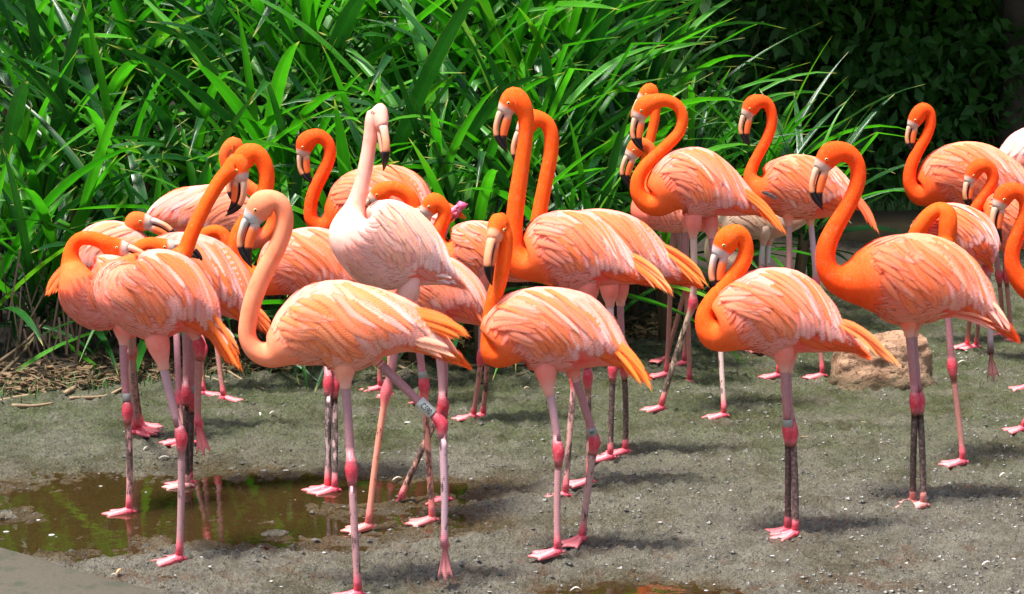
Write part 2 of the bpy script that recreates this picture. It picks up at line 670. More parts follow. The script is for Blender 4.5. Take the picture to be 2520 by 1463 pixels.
def ground_h(x, y, parts=False):
    x = np.asarray(x, dtype=float)
    y = np.asarray(y, dtype=float)
    near = sstep(22, 12, y)
    wob = fbm(x * 4.1 + 5, y * 5.1, 40, 5)
    d = np.full(x.shape, -9.0)
    for (cx, cy, rx, ry) in PUDW:
        q = 1 - np.sqrt(((x - cx) / rx) ** 2 + ((y - cy) / ry) ** 2)
        d = np.maximum(d, q)
    wet = sstep(-0.60, 0.20, d + wob * 1.3)
    lump = fbm(x * 16, y * 16, 3, 3)
    fine = fbm(x * 55, y * 55, 9, 3)
    big = fbm(x * 1.5, y * 1.5, 20, 3)
    foot = sstep(0.14, 0.3, fbm(x * 9 + 31, y * 9, 60, 2))
    rid = (0.5 - np.abs(fbm(x * 24 + 9, y * 24, 90, 3)) * 2.2)
    h = (lump * 0.046 + fine * 0.048 + rid * 0.010 - foot * 0.016) * near + big * 0.02 * near
    h = h * (1 - 0.2 * wet) - 0.014 * sstep(0.05, 0.6, wet) - 0.022 * sstep(0.12, 0.5, d + wob * 0.7)
    by = np.interp(x, BEDX, BEDY)
    soil = sstep(-0.12, 0.25, y - by + fbm(x * 5, y * 5, 77, 3) * 0.6)
    h = h + soil * 0.03 + sstep(0.4, 4.0, y - by) * 0.25 * sstep(2.2, 1.2, x)
    if parts:
        return h, wet, soil
    return h


def ground():
    xs = np.concatenate([np.linspace(-60, -4, 12), np.linspace(-3.6, -2.4, 30), np.arange(-2.39, 2.39, 0.0115),
                         np.linspace(2.4, 3.6, 30), np.linspace(4, 60, 12)])
    ys = [4.2]
    while ys[-1] < 9.5:
        ys.append(ys[-1] + 0.0115 * (ys[-1] / 5.0) ** 1.3)
    ys = np.concatenate([np.linspace(-20, 4.1, 12), ys, np.linspace(9.6, 15, 90), np.linspace(16, 90, 20)])
    X, Y = np.meshgrid(xs, ys)
    h, wet, soil = ground_h(X, Y, True)
    V = np.stack([X, Y, h], -1).reshape(-1, 3)
    nx, ny = len(xs), len(ys)
    i = np.arange(nx * ny).reshape(ny, nx)
    F = np.stack([i[:-1, :-1], i[:-1, 1:], i[1:, 1:], i[1:, :-1]], -1).reshape(-1, 4)
    me = mesh("ground", V, F, M_MUD, att={"wet": wet.ravel(), "soil": soil.ravel()})
    tag(link("ground", me), "grey mud flat with green algae and puddle hollows", kind='structure')


ground()


def sheet(name, x0, x1, y0, y1, z, m, n=2):
    v = [(x0, y0, z), (x1, y0, z), (x1, y1, z), (x0, y1, z)]
    return link(name, mesh(name, v, [(0, 1, 2, 3)], m))


w0 = sheet("puddle_water", G(-500, 1300)[0], G(1150, 1180)[0], G(600, 1420)[1], G(600, 1128)[1], -0.0155, M_WATER)
tag(w0, "shallow brown puddle mirroring leaves and legs", kind='structure')
w1 = sheet("puddle_water", G(1340, 1450)[0], G(1830, 1450)[0], G(1500, 1520)[1], G(1500, 1408)[1], -0.0155, M_WATER)
tag(w1, "small brown puddle at the front edge", kind='structure')


def rim():
    """rounded end of the concrete rim in the near left corner"""
    out = [(-420, 1318), (-160, 1326), (-20, 1340), (60, 1362), (150, 1392), (260, 1422), (380, 1450), (480, 1480), (560, 1530),
           (560, 1700), (-420, 1700)]
    top = [G(x, y, 0.03) for x, y in out]
    c = np.mean(top, axis=0)
    rows = []
    for k, (z, s) in enumerate([(-0.06, 1.0), (0.004, 1.0), (0.02, 0.993), (0.029, 0.98), (0.032, 0.94)]):
        rows.append([np.array([c[0] + (p[0] - c[0]) * s, c[1] + (p[1] - c[1]) * s, z]) for p in top])
    n = len(top)
    v = [p for r in rows for p in r]
    link_o = link("pond_rim", mesh("pond_rim", v, ring_faces(len(rows), n, False, True), M_CONC))
    tag(link_o, "pale concrete pond rim in the near left corner", kind='structure')


rim()


def back_kerb():
    x0, x1 = P(2040, 560, 13.1)[0], 9.0
    n = 60
    xs = np.linspace(x0, x1, n)
    prof = [(13.05, -0.05), (13.05, 0.11), (13.07, 0.14), (13.12, 0.15), (13.75, 0.155), (13.8, 0.1), (13.8, -0.05)]
    v = []
    for i, x in enumerate(xs):
        wv = 0.03 * math.sin(x * 1.7) + 0.02 * math.sin(x * 5.1)
        for (y, z) in prof:
            v.append((x, y + wv + random.uniform(-.006, .006), z + random.uniform(-.005, .005)))
    o = link("kerb", mesh("kerb", v, ring_faces(n, len(prof)), M_KERB))
    tag(o, "low weathered kerb at the back of the mud flat", kind='structure')


back_kerb()


def hill():
    xs = np.linspace(-30, 30, 90)
    ys = np.linspace(0, 1, 24)
    v = []
    for t in ys:
        for x in xs:
            y0 = 12.3 + 2.6 / (1 + math.exp(-(x - 1.4) * 2.5))
            z = 6.5 * t ** 1.2
            v.append((x, y0 + 5.0 * t ** 0.8 + 0.5 * math.sin(x * .9 + t * 5), z - 0.1 + 0.15 * math.sin(x * 2.3)))
    nx = len(xs)
    f = [(i * nx + j, i * nx + j + 1, (i + 1) * nx + j + 1, (i + 1) * nx + j)
         for i in range(len(ys) - 1) for j in range(nx - 1)]
    tag(link("hill", mesh("hill", v, f, M_SOIL)), "dark earth bank under the trees", kind='structure')


hill()

# ------------------------------------------------------------------ FLAMINGOS
PAL = {
    'std':   dict(nk=(.95, .105, .006), br=(.93, .15, .035), bk=(.94, .52, .47), st=(.96, .17, .012), wg=(.92, .31, .24),
                  be=(.89, .25, .19), rd=(.86, .045, .035), tl=(.96, .16, .006)),
    'deep':  dict(nk=(.93, .075, .004), br=(.92, .105, .016), bk=(.93, .44, .36), st=(.96, .15, .010), wg=(.91, .27, .15),
                  be=(.90, .225, .12), rd=(.85, .04, .03), tl=(.94, .10, .006)),
    'peach': dict(nk=(.94, .27, .135), br=(.93, .27, .14), bk=(.94, .52, .44), st=(.96, .20, .018), wg=(.93, .34, .24),
                  be=(.92, .33, .21), rd=(.90, .07, .018), tl=(.96, .17, .008)),
    'pink':  dict(nk=(.94, .125, .02), br=(.90, .22, .15), bk=(.91, .43, .36), st=(.92, .25, .10), wg=(.90, .34, .27),
                  be=(.89, .29, .22), rd=(.88, .07, .06), tl=(.93, .13, .025)),
    'white': dict(nk=(.93, .42, .32), br=(.92, .54, .45), bk=(.94, .72, .65), st=(.93, .44, .30), wg=(.93, .61, .53),
                  be=(.92, .56, .48), rd=(.90, .10, .05), tl=(.94, .50, .40)),
    'blush': dict(nk=(.92, .32, .22), br=(.91, .42, .34), bk=(.92, .52, .46), st=(.92, .38, .28), wg=(.91, .46, .39),
                  be=(.90, .42, .35), rd=(.88, .10, .08), tl=(.93, .3, .2)),
    'cream': dict(nk=(.66, .50, .38), br=(.66, .46, .34), bk=(.68, .52, .40), st=(.68, .44, .28), wg=(.66, .46, .34),
                  be=(.66, .48, .36), rd=(.6, .25, .16), tl=(.9, .18, .02)),
}
HEAD_NODES = [(338, 554, 75, 58), (300, 600, 65, 49), (276, 632, 52, 38), (264, 648, 43, 30)]
UP_BEAK = [(272, 622, 30, 34), (246, 644, 26, 30), (226, 685, 21, 27), (212, 735, 20, 26), (213, 785, 20, 25),
           (232, 832, 18, 22), (255, 868, 12, 14), (274, 897, 3, 4)]
LO_BEAK = [(296, 648, 30, 30), (281, 690, 34, 30), (263, 742, 33, 28), (254, 788, 27, 24), (258, 832, 17, 18),
           (268, 870, 8, 9)]
LEGCOL = dict(up=(.42, .19, .20), joint=(.62, .03, .06), low=(.42, .165, .13), foot=(.80, .082, .13))


def lerp(a, b, t):
    return np.asarray(a) * (1 - t) + np.asarray(b) * t


def build_flamingo(B):
    pal = PAL[B.get('pal', 'std')]
    seed = B['seed']
    rng = np.random.default_rng(seed)
    Y0 = G(1260, B['gy'])[1] + B.get('dy', 0)
    m0 = mpp(Y0)
    tor, neck = B['torso'], B['neck']
    xref = tor[len(tor) // 2][0]
    sl = B.get('slope', 0.12)

    def node(n):
        d = (n[3] if len(n) > 3 else 0.0) + sl * (n[0] - xref) * m0
        p = P(n[0], n[1], Y0 + d)
        return p, n[2] * m0

    KW = B.get('kw', 0.72)
    rows = []
    for i, n in enumerate(tor):
        p, r = node(n)
        k = KW if i < len(tor) - 1 else (KW + 1) / 2
        rows.append((*p, r, r * k))
    d_ch = tor[-1][3] if len(tor[-1]) > 3 else 0
    for n in neck:
        p, r = node((n[0], n[1], n[2], n[3] if len(n) > 3 else d_ch))
        rows.append((*p, r, r))
    # head frame
    hx, hy, tx, ty = B['head']
    flip = -1 if B.get('flip') else 1
    yaw = math.radians(B.get('yaw', 0))
    sc = 0.4624 * (B['gy'] / 1463.0) * B.get('hs', 1.0)
    if 'rot' in B:
        rot = math.radians(B['rot'])
    else:
        a_t = math.atan2(895 - 575, 275 - 325)
        a_i = math.atan2(ty - hy, flip * (tx - hx))
        rot = a_i - a_t
    dh = (neck[-1][3] if len(neck[-1]) > 3 else d_ch) + sl * (hx - xref) * m0
    hc = P(hx, hy, Y0 + dh)
    ex = np.array([math.cos(yaw) * flip, math.sin(yaw), 0.0])
    ez = np.array([0, 0, -1.0])
    Bh = np.cross(ez, ex)

    def T2(x, y):
        lx, ly = (x - 325) * sc * m0, (y - 575) * sc * m0
        qx = lx * math.cos(rot) - ly * math.sin(rot)
        qy = lx * math.sin(rot) + ly * math.cos(rot)
        return hc + ex * qx + ez * qy
    nb = len(rows)
    for (x, y, r, w) in HEAD_NODES:
        rows.append((*T2(x, y), r * sc * m0, w * sc * m0))
    rows = np.array(rows)
    R, src = catmull(rows, 0.0085)
    C = smooth_rows(R[:, :3], 2)
    T = smooth_rows(nrm(np.gradient(C, axis=0)), 3)
    th = rows[len(tor) - 1, :3] - rows[0, :3]
    if 'dir' in B:
        th = np.array(B['dir'])
    th[2] = 0
    th = nrm(th)
    Bb = np.cross(th, [0, 0, 1.0])
    if np.dot(Bh, Bb) < 0:
        Bh = -Bh
    k = sstep(nb - 4, nb - 1, src)[:, None]
    BB = Bb[None, :] * (1 - k) + Bh[None, :] * k
    BB = nrm(BB - T * np.sum(BB * T, 1, keepdims=True))
    UP = nrm(np.cross(BB, T))
    rr, ww = np.maximum(R[:, 3], 0.002), np.maximum(R[:, 4], 0.002)
    m = 20
    ph = np.arange(m) * 2 * PI / m
    V = (C[:, None, :] + UP[:, None, :] * (rr[:, None] * np.cos(ph))[:, :, None]
         + BB[:, None, :] * (ww[:, None] * np.sin(ph))[:, :, None])
    # colours along the body
    nt = len(tor)
    tt = np.clip(src / (nt - 1), 0, 1)          # 0 tail .. 1 chest
    kn = sstep(0.72, 1.05, src / (nt - 1))
    colr = (1 - kn)[:, None] * np.array(pal['be']) + kn[:, None] * np.array(pal['br'])
    k2 = sstep(nt - 1.4, nt + 1.2, src)[:, None]
    colr = colr * (1 - k2) + np.array(pal['nk']) * k2
    colv = np.repeat(colr[:, None, :], m, 1)
    un = sstep(0.2, -0.7, np.cos(ph))[None, :, None] * sstep(0.15, 0.5, tt)[:, None, None] * (1 - k2)[:, None]
    rd = np.exp(-((tt - 0.42) / 0.12) ** 2)[:, None, None] * np.exp(-((np.cos(ph) + 0.55) / 0.3) ** 2)[None, :, None]
    colv = colv * (1 - 0.85 * rd) + np.array(pal['rd']) * 0.85 * rd
    # bare whitish face in front of the eye
    ih = np.where(src > nb - 1.0)[0]
    for i in ih:
        for j in range(m):
            q = V[i, j] - hc
            qx, qy = np.dot(q, ex) / (sc * m0), -q[2] / (sc * m0)
            lx = qx * math.cos(-rot) - qy * math.sin(-rot)
            ly = qx * math.sin(-rot) + qy * math.cos(-rot)
            d = -lx * .64 + ly * .77
            f = float(sstep(44, 56, d))
            colv[i, j] = lerp(colv[i, j], B.get('face', (.56, .43, .35)), f)
    acc = Acc()
    acc.add(V.reshape(-1, 3), ring_faces(len(C), m), colv.reshape(-1, 3), 0)

    # ---- legs, in the same skin as the body
    bands = []
    base = []
    for li, L in enumerate(B.get('legs', [])):
        hxp, hyp, jx, jy, fx, fy = L[:6]
        o = L[6] if len(L) > 6 else {}
        lift = o.get('lift', 0)
        sd = (-1 if li == 0 else 1) * 0.03
        Yh = Y0 + sd + sl * (hxp - xref) * m0 + o.get('dh', 0)
        if lift:
            Yf = Y0 + sd + o.get('df', 0)
            foot = P(fx, fy, Yf)
        else:
            foot = G(fx, fy)
            Yf = foot[1]
            foot[2] = max(float(ground_h(foot[0], foot[1])), -0.02) + 0.004
        hip = P(hxp, hyp, Yh)
        jt = P(jx, jy, Yh * 0.55 + Yf * 0.45 + o.get('dj', 0.0))
        S = o.get('s', 1.0)
        ank = foot + np.array([0, 0, 0.022 if not lift else 0])
        d1 = nrm(jt - hip)
        d2 = nrm(ank - jt)
        l1 = np.linalg.norm(jt - hip)
        l2 = np.linalg.norm(ank - jt)
        pts, rad, cc, gr = [], [], [], []
        up, jc, lo, fo = (np.array(o.get(k_, LEGCOL[k_])) for k_ in ('up', 'joint', 'low', 'foot'))
        g = o.get('g', 0.25) + 0.10
        bow = np.array([rng.uniform(-.004, .004), rng.uniform(-.004, .004), 0])
        for t in np.linspace(0, 1, 9)[:-1]:
            pts.append(hip + (jt - hip) * t + bow * math.sin(PI * t))
            rad.append(0.0115 + 0.0015 * (1 - t))
            cc.append(lerp(up, lerp(up, jc, 0.35), t ** 3))
            gr.append(0)
        for e, r_ in ((-0.036, .0122), (-0.024, .0145), (-0.010, .0178), (0.002, .0182), (0.014, .0165), (0.026, .014), (0.042, .0115)):
            pts.append(jt + (d1 if e < 0 else d2) * abs(e) * (-1 if e < 0 else 1))
            rad.append(r_)
            cc.append(lerp(jc, up if e < 0 else lo, min(1, abs(e) / .042) ** 2 * .8))
            gr.append(0)
        for t in np.linspace(0, 1, 14)[1:]:
            tt_ = (0.05 + 0.95 * t)
            pts.append(jt + (ank - jt) * tt_ - bow * math.sin(PI * t))
            rad.append(0.0098 + 0.0022 * sstep(.85, 1, t) + 0.001 * (1 - t))
            cc.append(lerp(lo, fo, sstep(.80, .97, t)))
            gr.append(g * float(sstep(0.0, 0.12, t) * sstep(1.0, 0.85, t)))
        kk = sorted(range(len(pts)), key=lambda i: 0)   # keep the order
        pts = np.array(pts)
        # keep points in order along the leg
        v, f = tube(pts, np.array(rad) * S, 10)
        acc.add(v, f, np.repeat(np.array(cc), 10, 0), 1, np.repeat(np.array(gr), 10))
        # feathered thigh
        tpts, trad, tcol = [], [], []
        tl = o.get('th', 0.042)
        for t, r_ in ((-.075, .022), (-.05, .040), (-.02, .040), (0.0, .035), (.35 * tl, .028), (.7 * tl, .020), (tl, .0155), (tl + .006, .010)):
            tpts.append(hip + d1 * t)
            trad.append(max(.0135, r_ * .84) * o.get('ts', 1.0) if t < tl else r_)
            tcol.append(lerp(pal['be'], (.80, .45, .36), float(sstep(-.004, tl, t)) * .8))
        v, f = tube(tpts, trad, 14)
        acc.add(v, f, np.repeat(np.array(tcol), 14, 0), 0)
        # webbed foot
        td = o.get('toe', 180.0)
        if lift:
            hang = P(o['tip'][0], o['tip'][1], Yf) - foot
            fwd = nrm(hang)
            ln = np.linalg.norm(hang) * 1.0
            lat = nrm(np.cross(fwd, [0.35, -1, 0.1]))
            lat = nrm(lat * math.cos(0.5) + np.cross(fwd, lat) * math.sin(0.5))
            spread = 13.0
        else:
            a = math.radians(td)
            fwd = np.array([math.cos(a), math.sin(a), 0])
            lat = np.array([-math.sin(a), math.cos(a), 0])
            ln = o.get('fl', 0.094)
            spread = o.get('spread', 30.0)
        nup = np.cross(fwd, lat)
        if not lift and nup[2] < 0:
            nup = -nup
        na, nr_ = 13, 8
        top, bot, fc = [], [], []
        for ia in range(na):
            t = ia / (na - 1) * 2 - 1
            ang = math.radians(spread) * t
            toe = max(math.exp(-((t - c) / .16) ** 2) for c in (-.95, 0, .95))
            R_ = ln * (0.80 + 0.20 * toe - 0.10 * abs(t))
            for ir in range(nr_):
                q = ir / (nr_ - 1)
                rr_ = R_ * q
                z = 0.020 * (1 - q) ** 2.2 + 0.0035 + 0.0048 * toe * (1 - 0.5 * q)
                if q > .95:
                    z *= 0.4
                pz = foot + fwd * (rr_ * math.cos(ang) - 0.006) + lat * rr_ * math.sin(ang)
                top.append(pz + nup * z)
                bot.append(pz + nup * (-0.004 if not lift else -z * .6))
                fc.append(lerp(lerp(fo, (.92, .34, .32), .5 * (1 - toe)), (.9, .4, .33), q * .3))
        i_ = np.arange(na * nr_).reshape(na, nr_)
        ff = [(i_[a_, b_], i_[a_ + 1, b_], i_[a_ + 1, b_ + 1], i_[a_, b_ + 1]) for a_ in range(na - 1) for b_ in range(nr_ - 1)]
        nn = na * nr_
        ff += [(q_[3] + nn, q_[2] + nn, q_[1] + nn, q_[0] + nn) for q_ in ff]
        for a_ in range(na - 1):
            ff.append((i_[a_, -1], i_[a_ + 1, -1], i_[a_ + 1, -1] + nn, i_[a_, -1] + nn))
        for b_ in range(nr_ - 1):
            ff.append((i_[0, b_], i_[0, b_ + 1], i_[0, b_ + 1] + nn, i_[0, b_] + nn))
            ff.append((i_[-1, b_ + 1], i_[-1, b_], i_[-1, b_] + nn, i_[-1, b_ + 1] + nn))
        acc.add(np.array(top + bot), ff, np.array(fc + fc), 1)
        v, f = ball(foot + nup * (0.010), (0.0135, 0.0125, 0.013), 7, 10)
        acc.add(v, f, fo, 1)
        if not lift:   # small hind toe
            v, f = tube([foot + nup * .012 - fwd * .004, foot + nup * .008 - fwd * .016, foot + nup * .003 - fwd * .024],
                        [.006, .005, .002], 6)
            acc.add(v, f, fo, 1)
        base.append(foot)
        if 'band' in o:
            bands.append((o['band'], hip, jt, ank, S, Yh, Yf))
    if base:
        b0 = np.mean(base, axis=0)
        org = (b0[0], b0[1], 0.0)
    else:
        pm = np.mean(rows[:nt, :3], axis=0)
        org = (pm[0], pm[1], 0.0)
    root = empty("flamingo", org)
    tag(root, B['label'], "flamingo", "flamingos standing on the wet mud")
    body = put(link("body", acc.mesh("body", [M_PL, M_SK])), root)

    # ---- beak and eyes
    def beak(path, kind):
        rws = np.array([(*T2(x, y), r * .90 * sc * m0, w * .90 * sc * m0) for x, y, r, w in path])
        Q, s_ = catmull(rws, 0.005)
        Tq = nrm(np.gradient(Q[:, :3], axis=0))
        Bq = nrm(Bh[None] - Tq * (Tq @ Bh)[:, None])
        Uq = np.cross(Bq, Tq)
        mm = 20
        pp = np.arange(mm) * 2 * PI / mm
        vv = (Q[:, None, :3] + Uq[:, None] * (Q[:, 3][:, None] * np.cos(pp))[:, :, None]
              + Bq[:, None] * (Q[:, 4][:, None] * np.sin(pp))[:, :, None])
        t_ = s_ / (len(path) - 1)
        pale = np.array(B.get('bpale', (.68, .45, .31)))
        if kind == 'up':
            c_ = np.array([lerp(lerp(pale, (.80, .31, .15), float(sstep(.15, .45, t))), (.012, .010, .010), float(sstep(.53, .57, t))) for t in t_])
        else:
            ob = np.array(B.get('bor', (.90, .16, .035)))
            c_ = np.array([lerp(lerp(pale, ob, float(sstep(.02, .25, t))), (.012, .010, .010), float(sstep(.56, .61, t))) for t in t_])
        c_ = np.repeat(c_[:, None, :], mm, 1)
        if kind == 'lo':               # the dark line of the gape
            toup = T2(226, 700) - T2(270, 700)
            sg = 1 if np.dot(Uq[len(Q) // 2], toup) > 0 else -1
            ln_ = sstep(.62, .76, np.cos(pp) * sg)[None, :, None] * sstep(.02, .12, t_)[:, None, None]
            c_ = c_ * (1 - ln_) + np.array([.02, .015, .015]) * ln_
        return vv.reshape(-1, 3), ring_faces(len(Q), mm), c_.reshape(-1, 3)
    for nm_, pth, kd in (("upper_beak", UP_BEAK, 'up'), ("lower_beak", LO_BEAK, 'lo')):
        v, f, c_ = beak(pth, kd)
        put(link(nm_, mesh(nm_, v, f, M_BK, True, c_)), root)
    for sd in (-1, 1):
        ec = T2(302, 582) + Bh * sd * 49 * sc * m0
        axs = np.array([ex, ez, Bh * sd])
        v, f = ball(ec, np.array([11, 11, 7]) * sc * m0, 8, 12, axs)
        e = put(link("eye", mesh("eye", v, f, M_EYE)), root)
        v, f = ball(ec + Bh * sd * 4.6 * sc * m0, np.array([6.6, 6.6, 4]) * sc * m0, 6, 10, axs)
        put(link("pupil", mesh("pupil", v, f, M_PUP)), e)

    # ---- plumage: surface of the torso as a map (s from chest 0 to tail 1, phi from the back 0 to the belly pi)
    it = np.where(src <= nt - 1 + 1e-6)[0][::-1]
    Ct, Ut, Bt, Tt, rt, wt = C[it], UP[it], BB[it], T[it], rr[it], ww[it]
    sl_ = np.concatenate([[0], np.cumsum(np.linalg.norm(np.diff(Ct, axis=0), axis=1))])
    Ls = sl_[-1]
    sp = sl_ / Ls

    def interp(A, s):
        s = np.clip(s, 0, 1)
        return np.array([np.interp(s, sp, A[:, k_]) for k_ in range(3)])

    def surf(s, phi, side, off):
        c_, u_, b_ = interp(Ct, s), interp(Ut, s), interp(Bt, s)
        r_, w_ = np.interp(np.clip(s, 0, 1), sp, rt), np.interp(np.clip(s, 0, 1), sp, wt)
        if s > 1:
            c_ = c_ - interp(Tt, 1.0) * (s - 1) * Ls
        n_ = nrm(u_ * math.cos(phi) / r_ + b_ * side * math.sin(phi) / w_)
        return c_ + u_ * r_ * math.cos(phi) + b_ * side * w_ * math.sin(phi) + n_ * off, n_, r_, w_

    near = -1 if Bb[1] > 0 else 1

    def make_feather(s, phi, side, ln, W, th0, th1, off, c0, c1, par, sharp=0.5, n=12, lift=0.0017):
        pts, nors = [], []
        dl = ln / (n - 1)
        for i in range(n):
            t = i / (n - 1)
            p_, n_, r_, w_ = surf(s, phi, side, .0012 + .62 * off * float(sstep(-.12, .34, t)) + .5 * lift * t * t)
            pts.append(p_)
            nors.append(n_)
            th_ = th0 + (th1 - th0) * t
            s = s + dl * math.cos(th_) / Ls
            rad_ = max(0.018, math.hypot(r_ * math.sin(phi), w_ * math.cos(phi)))
            phi = phi + dl * math.sin(th_) / rad_
            phi = min(phi, PI * .95)
        return ribbon(pts, nors, W, c0, c1, par, sharp)

    def ribbon(pts, nors, W, c0, c1, par, sharp, name="feather"):
        pts, nors = np.array(pts), np.array(nors)
        n = len(pts)
        Tn = nrm(np.gradient(pts, axis=0))
        La = nrm(np.cross(Tn, nors))
        v, uvs, cs, f = [], [], [], []
        jit = rng.uniform(-.06, .06, 3)
        for i in range(n):
            t = i / (n - 1)
            w_ = W * min(1, (t * 3.2 + .35)) * (max(0, 1 - t ** (2.0 + 3 * (1 - sharp)))) ** (0.45 + 0.4 * sharp)
            if i == n - 1:
                w_ = W * .03
            for k_ in (-1, 0, 1):
                v.append(pts[i] + La[i] * k_ * w_ - nors[i] * (w_ * w_ * 5.0 if k_ else 0))
                uvs.append((k_, t))
                cs.append(np.clip(lerp(c0, c1, t ** 1.3) * (1 + jit), 0, .97))
        for i in range(n - 1):
            for k_ in (0, 1):
                a = i * 3 + k_
                f.append((a, a + 1, a + 4, a + 3))
        me = mesh(name, v, f, M_FE, True, cs, uvs)
        nv = nrm(np.repeat(nors, 3, 0) + np.repeat(La, 3, 0) * np.tile([-.22, 0, .22], n)[:, None])
        me.normals_split_custom_set_from_vertices([tuple(x) for x in nv])
        return put(link(name, me), par)

    def pick(*cw):
        x = rng.random()
        for c_, w_ in cw:
            if x < w_:
                return np.array(c_)
            x -= w_
        return np.array(cw[-1][0])
    q = B.get('detail', 1.0)
    kL = Ls / 0.50
    for side in (near, -near):
        # wing: a shell on the flank that carries the feathers
        na, nb_ = 14, 9
        v = []
        s0_, s1_ = 0.10, 0.80
        for ia in range(na):
            a = ia / (na - 1)
            pe = (0.40 + 0.24 * math.sin(PI * min(1, a * 1.1)) - 0.10 * a) * PI
            for ib in range(nb_):
                b = ib / (nb_ - 1)
                ed = min(a * 5, (1 - a) * 4, (1 - b) * 4, 1)
                p_, _, _, _ = surf(s0_ + (s1_ - s0_) * a, 0.02 + b * pe, side, 0.001 + 0.004 * max(0, ed))
                v.append(p_)
        i_ = np.arange(na * nb_).reshape(na, nb_)
        f = [(i_[a_, b_], i_[a_ + 1, b_], i_[a_ + 1, b_ + 1], i_[a_, b_ + 1]) for a_ in range(na - 1) for b_ in range(nb_ - 1)]
        wing = put(link("wing", mesh("wing", v, f, M_PL, True, np.tile(np.array(pal['wg']), (len(v), 1)))), root)
        dens = q * (1.0 if side == near else 0.45)
        wf = 1.0 if side == near else 1.5
        if B.get('nofeather'):
            continue
        R_ = math.radians
        bk, st, wg, be, rd_, tl_, br = (np.array(pal[x]) for x in ('bk', 'st', 'wg', 'be', 'rd', 'tl', 'br'))

        def row(n, fs, fp, ln, W, th, off, cf, sharp, lift=.0017, k=.5):
            n = max(2, int(round(n * dens)))
            for i in range(n):
                u = (i + rng.uniform(.2, .8)) / n
                s_, p_ = fs(u), fp(u)
                a_ = th(u) + rng.uniform(-.08, .08)
                c0, c1 = cf(u)
                make_feather(s_, p_ * PI, side, ln(u) * kL * rng.uniform(.88, 1.12), W * wf * kL * rng.uniform(1.0, 1.35),
                             a_, a_ * k, off + .00016 * i / max(dens, .3), c0, c1, wing, sharp, lift=lift)
        U = rng.uniform

        def warm(s_):
            """streaks of orange lie mostly towards the shoulder"""
            return .95 - .68 * float(sstep(.14, .56, s_))

        def two(s_):
            x, w_ = rng.random(), warm(s_)
            if x < w_:
                return lerp(st, wg, U(0, .3)), lerp(st, bk, U(.1, .5))
            return lerp(wg, st, U(.1, .5)), lerp(lerp(wg, bk, U(.7, 1)), (.95, .76, .72), U(0, .7))  # pale tips whitened further, painting sunlit highlights into the plumage

        row(11, lambda u: .50 + .36 * u, lambda u: .40 + .22 * U(0, 1), lambda u: .14, .018, lambda u: R_(16),
            .0040, lambda u: (lerp(rd_, st, U(.2, .7)), lerp(rd_, st, U(.6, 1))), .3)
        row(13, lambda u: .36 + .27 * (1 - u), lambda u: .16 + .20 * u - .10 * (1 - u), lambda u: .155 + .03 * (1 - u), .022, lambda u: R_(36 + 36 * u),
            .0048, lambda u: (lerp(wg, st, U(0, .35)), lerp(wg, bk, .75)), .25, k=.75)
        row(14, lambda u: .26 + .22 * (1 - u), lambda u: .14 + .26 * u, lambda u: .15, .019, lambda u: R_(46 + 28 * u),
            .0060, lambda u: two(.45 - .25 * u), .3, k=.7)
        row(15, lambda u: .14 + .20 * (1 - u), lambda u: .10 + .34 * u + U(-.03, .03), lambda u: .14, .0155, lambda u: R_(52 + 24 * u),
            .0076, lambda u: two(.3 - .2 * u), .4, k=.6)
        row(24, lambda u: .60 - .52 * u + U(-.02, .02), lambda u: U(.02, .24), lambda u: .17 + .03 * u, .0125,
            lambda u: R_(18 + 46 * u), .0090, lambda u: two(.6 - .5 * u), .6, .002, k=.6)
        row(18, lambda u: .17 - .14 * u + U(-.02, .02), lambda u: .10 + .36 * U(0, 1), lambda u: .10, .013,
            lambda u: R_(56), .0110, lambda u: (lerp(wg, st, .6), lerp(st, bk, U(.2, .7))), .5)

    # soft flank and breast feathers, too many to count: one part
    ac = Acc()
    nfl = int(B.get('nfl', 460))
    fln = []
    for i in range(nfl):
        side = near if i % 3 else -near
        s_ = U(0.03, .46)
        p_ = U(.40, .90) * PI
        frn = i % 5 < 2
        if frn:                        # ruffled breast and shoulders
            s_, p_ = U(0, .17), U(.04, .92) * PI
        if not frn and s_ > .12 and p_ < (.50 + .14 * math.sin(PI * s_)) * PI:
            p_ = min(.9 * PI, p_ + .2 * PI)
        ln, W = U(.035, .06) * kL, U(.007, .011) * kL
        th = U(-25, 5) * PI / 180
        pts, nors = [], []
        for j in range(5):
            t = j / 4
            pp_, n_, r_, w_ = surf(s_, p_, side, .001 + .0026 * t)
            pts.append(pp_)
            nors.append(n_)
            s_ += ln / 4 * math.cos(th) / Ls
            p_ += ln / 4 * math.sin(th) / max(.03, math.hypot(r_ * math.sin(p_), w_ * math.cos(p_)))
        pts, nors = np.array(pts), np.array(nors)
        La = nrm(np.cross(nrm(np.gradient(pts, axis=0)), nors))
        v, f, cs = [], [], []
        sx = (s_ - .05) / .6
        c0 = lerp(lerp(pal['nk'], pal['br'], .6), pal['be'], float(sstep(0, .5, sx)))
        c1 = lerp(c0, pal['bk'], U(.1, .75))
        for j in range(5):
            w_ = W * (1 - (j / 4) ** 3) * min(1, .5 + j * .3) + .0003
            for k_ in (-1, 0, 1):
                v.append(pts[j] + La[j] * k_ * w_ + nors[j] * (.25 * w_ if k_ == 0 else 0))
                cs.append(lerp(c0, c1, j / 4))
        for j in range(4):
            for k_ in (0, 1):
                a = j * 3 + k_
                f.append((a, a + 1, a + 4, a + 3))
        ac.add(v, f, np.array(cs), 0)
        fln.append(nrm(np.repeat(nors, 3, 0) + np.repeat(La, 3, 0) * np.tile([-.2, 0, .2], 5)[:, None]))
    bf = put(link("breast_plumage", ac.mesh("breast_plumage", [M_FE], uv=[(k_, j / 4) for _ in range(nfl) for j in range(5) for k_ in (-1, 0, 1)])), root)
